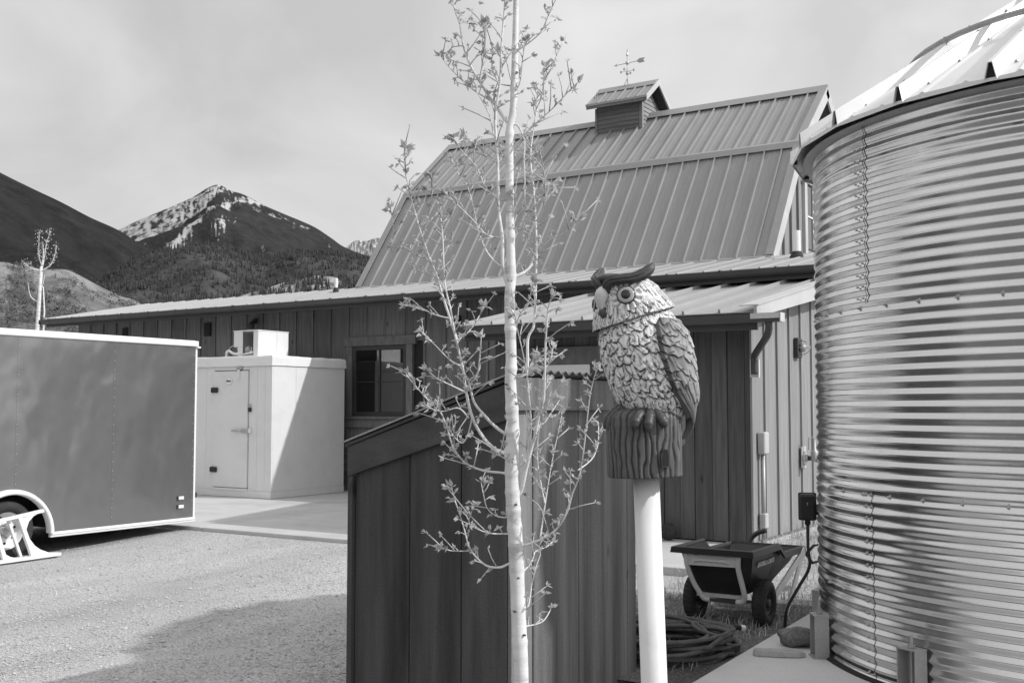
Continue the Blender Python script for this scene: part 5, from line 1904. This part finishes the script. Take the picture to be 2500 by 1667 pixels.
for i in range(NB):
    for j in range(NA):
        j2 = (j + 1) % NA
        mb.f.append([i * NA + j, i * NA + j2, (i + 1) * NA + j2, (i + 1) * NA + j])
mb.f.append([NB * NA + j for j in range(NA)])
mb.f.append([j for j in range(NA)][::-1])
head = mb.build('head', M['owl_paint'], owl, smooth=True, frame=OW, attrs={'tone': ('FLOAT', tone)})
M['iris'] = mat('iris', .42, .12, .06, 80, spec=.6)
M['pupil'] = mat('pupil', .012, .08, 0, spec=.7)
M['beak'] = mat('beak', .62, .4, .12, 50, spec=.4)
M['brow'] = mat('brow', .055, .42, .5, 60, (1, 1, 6), spec=.45, bump=.4, bscale=120, bdist=.002)
M['claw'] = mat('claw', .075, .45, .4, 90, spec=.4)
for p, n in ((ep, en), (ep2, en2)):
    q = n.to_track_quat('Z', 'Y').to_matrix().to_4x4()
    fm = OW @ T(*(p + n * .001)) @ q
    ir = MB().lathe([(.0182, -.002), (.0182, .002), (.0172, .0035), (.0140, .0042), (.009, .0044)], (0, 0, 0), 32).build('eye', M['iris'], head, frame=fm, smooth=True)
    MB().lathe([(.0204, -.004), (.0204, .0012), (.0183, .0014), (.0183, -.004)], (0, 0, 0), 32, close=True).build('eye_rim', M['pupil'], head, frame=fm, smooth=True)
    MB().lathe([(.0104, .0036), (.0099, .0058), (.007, .0070), (.002, .0076)], (0, 0, 0), 24).build('pupil', M['pupil'], head, frame=fm, smooth=True)
# beak
bp, bn = head_frame(5.0, HFACE)
bd = nrm(V((bn.x, bn.y, 0)))
side = V((-bd.y, bd.x, 0))
ctr = [bp + V((0, 0, .016)) - bd * .002, bp + V((0, 0, .008)) + bd * .008, bp + V((0, 0, -.003)) + bd * .012, bp + V((0, 0, -.017)) + bd * .013, bp + V((0, 0, -.033)) + bd * .007]
mb = MB()
mb.tube(lerp_pts(ctr, 5), [.009 + .0055 * math.sin(min(1, i / 9) * 1.57) if i < 10 else .0145 - .0100 * ((i - 9) / 11) ** 1.3 for i in range(21)], 20)
mb.build('beak', M['beak'], head, frame=OW, smooth=True)
MB().tube([bp + V((0, 0, -.026)) + bd * .006, bp + V((0, 0, -.040)) + bd * .009, bp + V((0, 0, -.048)) + bd * .006], [.009, .008, .003], 12).build('lower_beak', M['claw'], head, frame=OW, smooth=True)
# heavy dark brows sweeping back into horns
HAX = V((px(412), 0, 0))
FD = V((math.cos(HFACE), math.sin(HFACE), 0))


def brow(mir):
    tab = [(264, 272, -.052, .008), (258, 230, -.060, .0112), (288, 200, -.068, .0122), (350, 192, -.072, .0125), (420, 184, -.072, .0135), (480, 162, -.070, .0145), (524, 126, -.066, .0120), (548, 92, -.061, .0045)]
    pts = [V((px(x), d, pz(y))) for x, y, d, r in tab]
    if mir:
        out = []
        for p in pts:
            d = p - HAX
            d.z = 0
            a = FD * d.dot(FD)
            q = HAX + a * 2 - d
            out.append(V((q.x, q.y, p.z + .004)))
        pts = out
    P = lerp_pts(pts, 6)
    Rr = [.84 * interp([(i, t[3]) for i, t in enumerate(tab)], k / 6)[0] for k in range(len(P))]
    mb = MB()
    mb.tube(P, Rr, 30)
    for i, v in enumerate(mb.v):
        c = P[min(i // 30, len(P) - 1)]
        mb.v[i] = v + (v - c) * (.16 * math.sin((i % 30) / 30 * 2 * math.pi * 8 + 1.2 * noise.noise(c * 70)))
    mb.build('brow', M['brow'], head, frame=OW, smooth=True)


brow(False)
brow(True)
MB().ball((0, 0, 0), .024, 18, 10, (1.5, 1.2, .55)).build('forelock', M['brow'], head, frame=OW @ T(px(300), -.035, pz(182)), smooth=True)
# toes gripping the stump


def toe(pts, r):
    P = lerp_pts([V((px(x), d, pz(y))) for x, y, d in pts], 6)
    mb = MB()
    n_ = len(P)
    mb.tube(P, [r * (1.0 + .10 * math.sin(i * 2.2)) * (1 if i < n_ * .7 else 1 - .75 * (i / n_ - .7) / .3) for i in range(n_)], 12)
    mb.build('toe', M['claw'], owl, frame=OW, smooth=True)


toe([(480, 1000, -.048), (455, 1035, -.066), (428, 1075, -.078), (425, 1120, -.080)], .0105)
toe([(525, 1005, -.05), (515, 1045, -.072), (505, 1085, -.083), (497, 1135, -.083)], .0105)
toe([(560, 1010, -.05), (580, 1045, -.068), (600, 1080, -.076), (606, 1110, -.076)], .0105)
toe([(385, 990, -.012), (345, 1020, -.018), (305, 1060, -.022), (275, 1130, -.022)], .0115)
toe([(375, 985, .01), (330, 1010, .012), (285, 1060, .014), (262, 1125, .014)], .0105)
# tail hanging behind the stump
mb = MB()
mb.sheet(lambda a, b: (px(690 + 60 * a - 10 * b) + .01 * a, .02 + .05 * (a - .5) + .01 * b, pz(1020 + 230 * b * (1 - .25 * abs(a - .5)))), 10, 16)
b0 = len(mb.v)
mb.sheet(lambda a, b: (px(690 + 60 * a - 10 * b) + .01 * a + .008, .02 + .05 * (a - .5) + .01 * b + .004, pz(1020 + 230 * b * (1 - .25 * abs(a - .5)))), 10, 16)
mb.build('tail', M['brow'], owl, frame=OW, smooth=True)

# stump
ST = [(985, 400, 640), (1000, 340, 700), (1020, 300, 724), (1050, 276, 734), (1100, 268, 738), (1250, 268, 742), (1400, 274, 745), (1420, 278, 745)]
mb = MB()
tone = []
NA, NB = 240, 70
for i in range(NB + 1):
    y = 985 + 435 * i / NB
    a_, b_ = interp(ST, y)
    cx, a = px((a_ + b_) / 2), (b_ - a_) / 2 * K
    b = a * .93
    for j in range(NA):
        th = 2 * math.pi * j / NA
        z = pz(y)
        g_ = noise.noise(V((math.cos(th) * 7, math.sin(th) * 7, z * 9)))
        g2_ = math.sin(th * 37 + 3.4 * noise.noise(V((math.cos(th) * 2.5, math.sin(th) * 2.5, z * 14))) + 2.2 * noise.noise(V((math.cos(th) * 6, math.sin(th) * 6, z * 30))))
        gr_ = max(0, (g2_ - .30) / .70)
        d_ = .002 * g_ - .0040 * gr_
        k_ = min(1, max(0, (y - 1000) / 60))
        # squarish trunk
        rr = 1 / (abs(math.cos(th)) ** 2.3 + abs(math.sin(th)) ** 2.3) ** (1 / 2.3)
        zb = z if y < 1350 else z - (y - 1350) / 70 * .003 * math.sin(th - 2)
        mb.v.append(V((cx + (a * rr + d_ * k_) * math.cos(th), (b * rr + d_ * k_) * math.sin(th), zb)))
        tone.append(max(.02, (.12 + .04 * g_) * (1 - .75 * gr_)))
for i in range(NB):
    for j in range(NA):
        j2 = (j + 1) % NA
        mb.f.append([i * NA + j, (i + 1) * NA + j, (i + 1) * NA + j2, i * NA + j2])
mb.f.append([j for j in range(NA)])
mb.f.append([NB * NA + j for j in range(NA)][::-1])
stump = mb.build('stump', M['owl_stump'], owl, smooth=True, frame=OW, attrs={'tone': ('FLOAT', tone)})
# the little arched knot hole
arch = [(-.006, 0), (-.0065, .022), (-.003, .034), (.003, .034), (.0065, .022), (.006, 0)]
fm = OW @ T(px(607), -.0765, pz(1345)) @ Matrix.Rotation(R(12), 4, 'Z')
MB().prism([(x * 1.5, z * 1.12 - .003) for x, z in arch], 'y', -.004, .012).build('knot_rim', M['claw'], stump, frame=fm)
MB().prism(arch, 'y', -.0052, .010).build('knot_hole', M['groove'], stump, frame=fm)

# ================================================================ sapling in the foreground (a: across, z: up, in mm)
TRUNK= [(23, 907), (18, 1049), (9, 1262), (2, 1369), (-1, 1475), (2, 1555), (-4, 1661), (-2, 1714), (-4, 1798), (-6, 1883), (-2, 1937), (-4, 2030), (-6, 2167), (-6, 2307), (2, 2352), (5, 2408), (8, 2526), (10, 2629), (13, 2763)]
BR=[
 (9,[(-19,1488),(-51,1503),(-84,1545),(-103,1588),(-114,1638),(-124,1705),(-140,1773),(-152,1841),(-167,1912),(-171,2009),(-176,2071)]),
 (6,[(-140,1773),(-158,1828),(-177,1887),(-190,1934),(-210,1983),(-233,2052),(-249,2112),(-263,2168),(-270,2223),(-268,2249)]),
 (8,[(-19,1537),(-47,1558),(-71,1584),(-93,1612),(-103,1647),(-106,1667),(-85,1685),(-78,1730),(-75,1771)]),
 (6,[(-25,1438),(-67,1442),(-110,1456),(-139,1482),(-156,1515),(-169,1554),(-185,1588),(-203,1604),(-236,1638),(-266,1671),(-283,1693)]),
 (4,[(-110,1575),(-135,1600),(-173,1592),(-203,1600)]),
 (4,[(-101,1579),(-110,1541),(-126,1511),(-148,1525),(-165,1549)]),
 (6,[(-6,1212),(-30,1203),(-62,1206),(-89,1227),(-108,1254),(-121,1299),(-135,1342),(-147,1379),(-153,1401)]),
 (3,[(-108,1241),(-153,1246),(-174,1259)]),
 (4,[(-9,1286),(-52,1289),(-84,1302),(-105,1320),(-99,1347),(-91,1369)]),
 (4,[(7,1326),(-35,1328),(-62,1347),(-72,1379),(-79,1411)]),
 (5,[(28,1193),(50,1215),(60,1235),(87,1241),(106,1250)]),
 (6,[(31,1257),(71,1273),(109,1299),(135,1342),(148,1389),(167,1443),(178,1528),(188,1624),(197,1671),(204,1693)]),
 (4,[(167,1443),(204,1470),(222,1507),(226,1555)]),
 (10,[(21,1389),(34,1443),(50,1507),(58,1533),(68,1588),(78,1627),(81,1699),(83,1771),(89,1844),(98,1870)]),
 (6,[(12,1448),(34,1470),(42,1511),(47,1566),(42,1630),(36,1689),(26,1739),(12,1798),(6,1841)]),
 (7,[(36,1689),(40,1773),(55,1807),(59,1861),(61,1938),(63,1997),(61,2075),(56,2159),(49,2223),(49,2269),(63,2371),(67,2412),(99,2481),(135,2558)]),
 (11,[(12,1934),(34,1946),(51,1967),(59,1997)]),
 (3,[(62,1988),(93,2025),(137,2047),(171,2081)]),
 (10,[(-10,1909),(-23,1961),(-25,2030),(-34,2099),(-36,2191),(-38,2246),(-43,2329),(-38,2371),(-30,2431),(-27,2513),(-21,2582),(-18,2629),(-16,2691)]),
 (9,[(-6,2324),(-25,2348),(-38,2371),(-57,2398),(-85,2444),(-108,2486),(-126,2537),(-136,2597),(-147,2629),(-155,2670)]),
 (4,[(-57,2393),(-103,2421),(-136,2449),(-164,2477),(-182,2500)]),
 (5,[(-30,1961),(-62,1993),(-85,2047),(-98,2107),(-113,2159),(-136,2191),(-152,2223)]),
 (4,[(-38,2034),(-66,2038),(-94,2066),(-131,2099),(-164,2126)]),
 (4,[(-43,2135),(-71,2167),(-90,2209),(-126,2246),(-145,2274)]),
 (4,[(-43,2230),(-66,2246),(-85,2279),(-113,2301),(-124,2324)]),
 (4,[(-43,2292),(-57,2343),(-85,2393),(-103,2408)]),
 (5,[(7,2513),(39,2528),(72,2550),(91,2582),(114,2625)]),
 (4,[(5,2264),(31,2292),(67,2320),(105,2348),(137,2375),(160,2389)]),
 (4,[(3,2398),(21,2431),(26,2474),(33,2515)]),
 (5,[(12,2324),(31,2288),(31,2236),(33,2167),(31,2084),(30,2050)]),
 (4,[(36,1058),(77,1065),(100,1092)]),
 (4,[(39,1103),(50,1156),(58,1185)]),
 (4,[(71,1273),(84,1358),(102,1464),(129,1587)]),
 (4,[(84,1358),(73,1411),(65,1475),(68,1539)]),
 (4,[(51,1549),(81,1562),(101,1588),(123,1621)]),
 (4,[(-140,1773),(-107,1802),(-72,1864)]),
 (4,[(-158,1828),(-197,1839),(-236,1857),(-274,1870)]),
 (4,[(-124,1705),(-155,1720),(-197,1761),(-228,1792)]),
 (4,[(-114,1638),(-155,1658),(-186,1673),(-212,1694)]),
 (3,[(-3,1462),(-26,1482),(-38,1498)]),
 (4,[(-4,2050),(12,2092),(8,2143),(16,2195)]),
 (4,[(8,1798),(19,1833),(41,1864),(51,1906)]),
 (3,[(-210,1983),(-238,1988),(-269,2009),(-298,2019),(-310,2092),(-316,2118)]),
 (3,[(-233,2052),(-212,2092),(-202,2143),(-199,2174)]),
 (3,[(-171,2009),(-155,2040),(-160,2092)]),
 (3,[(-190,1934),(-222,1947),(-259,1968)]),
 (3,[(63,2371),(78,2407),(83,2474)]),
 (3,[(61,2075),(83,2123),(81,2185),(70,2236)]),
 (3,[(56,2159),(78,2174),(106,2177)]),
 (3,[(-109,2486),(-93,2505),(-72,2520),(-67,2567),(-72,2582)]),
 (3,[(-126,2537),(-155,2548),(-166,2554)]),
 (3,[(-136,2597),(-124,2613),(-112,2624)]),
 (3,[(-38,2246),(-10,2262),(6,2278)]),
 (3,[(-30,2431),(-48,2464),(-52,2505),(-43,2526)]),
 (3,[(-85,2444),(-72,2505),(-69,2567)]),
 (3,[(36,1689),(52,1720),(70,1741)]),
 (3,[(81,1699),(98,1720),(106,1756)]),
 (3,[(47,1566),(78,1596),(88,1668)]),
]
DT = 2.75
tree = thing('aspen_sapling', 'pale barked aspen sapling coming into leaf in front of the shed', 'tree', LC(.03, DT, 0))
rt_ = random.Random(21)
tp = [LC(.03, DT, -.05), LC(.027, DT, .5)] + [LC(a / 1000, DT, z / 1000) for a, z in TRUNK]
P = lerp_pts(tp, 5)
zr = [(-.1, .024), (.5, .0205), (.9, .0188), (1.2, .0180), (1.37, .0176), (1.55, .0160), (1.68, .0140), (1.90, .0132), (2.0, .0112), (2.2, .0104), (2.35, .0095), (2.53, .0078), (2.8, .006)]
rs = []
nodes = [1.02, 1.11, 1.20, 1.262, 1.30, 1.345, 1.39, 1.44, 1.49, 1.54, 1.60, 1.70, 1.80, 1.935, 2.04, 2.15, 2.30, 2.42, 2.52]
for p in P:
    r = interp(zr, p.z)[0]
    for n_ in nodes:
        r += .0016 * math.exp(-((p.z - n_) / .012) ** 2)
    rs.append(r)
P2, rs2 = [], []
for i in range(len(P) - 1):
    for k in range(3):
        q = P[i].lerp(P[i + 1], k / 3)
        r = interp(zr, q.z)[0]
        for n_ in nodes:
            r += .0020 * math.exp(-((q.z - n_) / .008) ** 2)
        P2.append(q)
        rs2.append(r * (1 + .03 * noise.noise(q * 30)))
trunk = MB().tube(P2, rs2, 20).build('trunk', M['bark_pale'], tree, smooth=True)
for a, z in ((.002, 1.18), (-.009, 1.098), (.012, 1.04), (.006, 1.36), (-.010, 1.66), (.009, 1.86)):
    rz = interp(zr, z)[0]
    ax = interp([(zz / 1000, aa / 1000) for aa, zz in TRUNK], z)[0]
    MB().ball(LC(ax + a, DT - rz * .9, z), .0048, 8, 6, (1.25, .7, .6)).build('knot', M['stone'], trunk)


def leafcluster(mb, p, d, n, size, r):
    """a bud breaking into a few folded young leaves"""
    for _ in range(n):
        a = nrm(d * .9 + V((r.gauss(0, .6), r.gauss(0, .6), r.gauss(0, .5))))
        b = nrm(a.cross(V((r.gauss(0, 1), r.gauss(0, 1), r.gauss(0, 1)))))
        c = a.cross(b)
        L = size * r.uniform(.6, 1.25)
        W = L * r.uniform(.22, .38)
        st = p + a * L * .25
        fold = r.uniform(.15, .7)
        up = c * W * fold
        dr = V((0, 0, -1)) * L * r.uniform(0, .25)
        vs = [p, st, st + b * W + up + a * L * .22, st - b * W + up + a * L * .22, st + a * L * .42 + c * W * .1 + dr * .3, st + b * W * .55 + up * .7 + a * L * .62 + dr * .5, st - b * W * .55 + up * .7 + a * L * .62 + dr * .5, st + a * L + dr]
        q = len(mb.v)
        mb.v += vs
        mb.f += [[q + 1, q + 2, q + 4], [q + 1, q + 4, q + 3], [q + 2, q + 5, q + 4], [q + 3, q + 4, q + 6], [q + 4, q + 5, q + 7], [q + 4, q + 7, q + 6]]
        mb.f.append([q, q + 1, q + 2])


for bi, (w, pts) in enumerate(BR):
    r = random.Random(100 + bi)
    n_ = len(pts)
    dd = r.choice((-1, 1)) * r.uniform(.02, .16)
    root_in = abs(pts[0][0] / 1000) < .045
    Q = [LC(a / 1000, DT + (dd * (i / (n_ - 1)) ** 1.2 if root_in else dd * .6 * i / (n_ - 1) + .02), z / 1000) for i, (a, z) in enumerate(pts)]
    if root_in:
        ax = interp([(zz / 1000, aa / 1000) for aa, zz in TRUNK], pts[0][1] / 1000)[0]
        Q.insert(0, LC(ax, DT, pts[0][1] / 1000 - .006))
    Q = lerp_pts(Q, 6)
    r0 = w * .00056
    m_ = len(Q)
    rr = [max(.0013, r0 * (1 - .72 * i / (m_ - 1))) * (1 + .12 * noise.noise(Q[i] * 70)) for i in range(m_)]
    if root_in:
        for i in range(min(5, m_)):
            rr[i] += r0 * .55 * (1 - i / 5)
    br = MB().tube(Q, rr, 8 if w < 6 else 12).build('branch', M['bark_pale'] if w > 3 else M['twig'], tree, smooth=True)
    # short spurs and leaf clusters
    sp, lv = MB(), MB()
    length = sum((Q[i + 1] - Q[i]).length for i in range(m_ - 1))
    nc = max(3, int(length / (.0095 if bi in (0, 1, 3) else .0145)))
    for c in range(nc):
        t = .22 + .78 * (c + r.random() * .8) / nc
        if t > 1:
            t = 1
        i = min(int(t * (m_ - 1)), m_ - 2)
        p = Q[i].lerp(Q[i + 1], t * (m_ - 1) - i)
        d = nrm(Q[i + 1] - Q[i])
        if w >= 8 and t < .45 and r.random() < .75:
            continue
        if r.random() < .12:
            continue
        out = nrm(V((r.gauss(0, 1), r.gauss(0, 1), r.gauss(.3, .7))))
        out = nrm(out - d * out.dot(d) * .6 + d * .5)
        L = r.uniform(.006, .026) if r.random() < .72 else r.uniform(.03, .075)
        e = p + out * L + V((0, 0, L * .25))
        sp.tube([p, p.lerp(e, .5) + V((r.gauss(0, .002), r.gauss(0, .002), .001)), e], [.0016, .0014, .0012], 5)
        leafcluster(lv, e, out, r.randint(3, 6), .0128, r)
    leafcluster(lv, Q[-1], nrm(Q[-1] - Q[-3]), r.randint(5, 8), .019, r)
    if sp.v:
        o = sp.build('spurs', M['twig'], br, smooth=True, flip=False)
        o['kind'] = 'stuff'
    o = lv.build('leaves', M['leaf'], br, flip=False)
    o['kind'] = 'stuff'
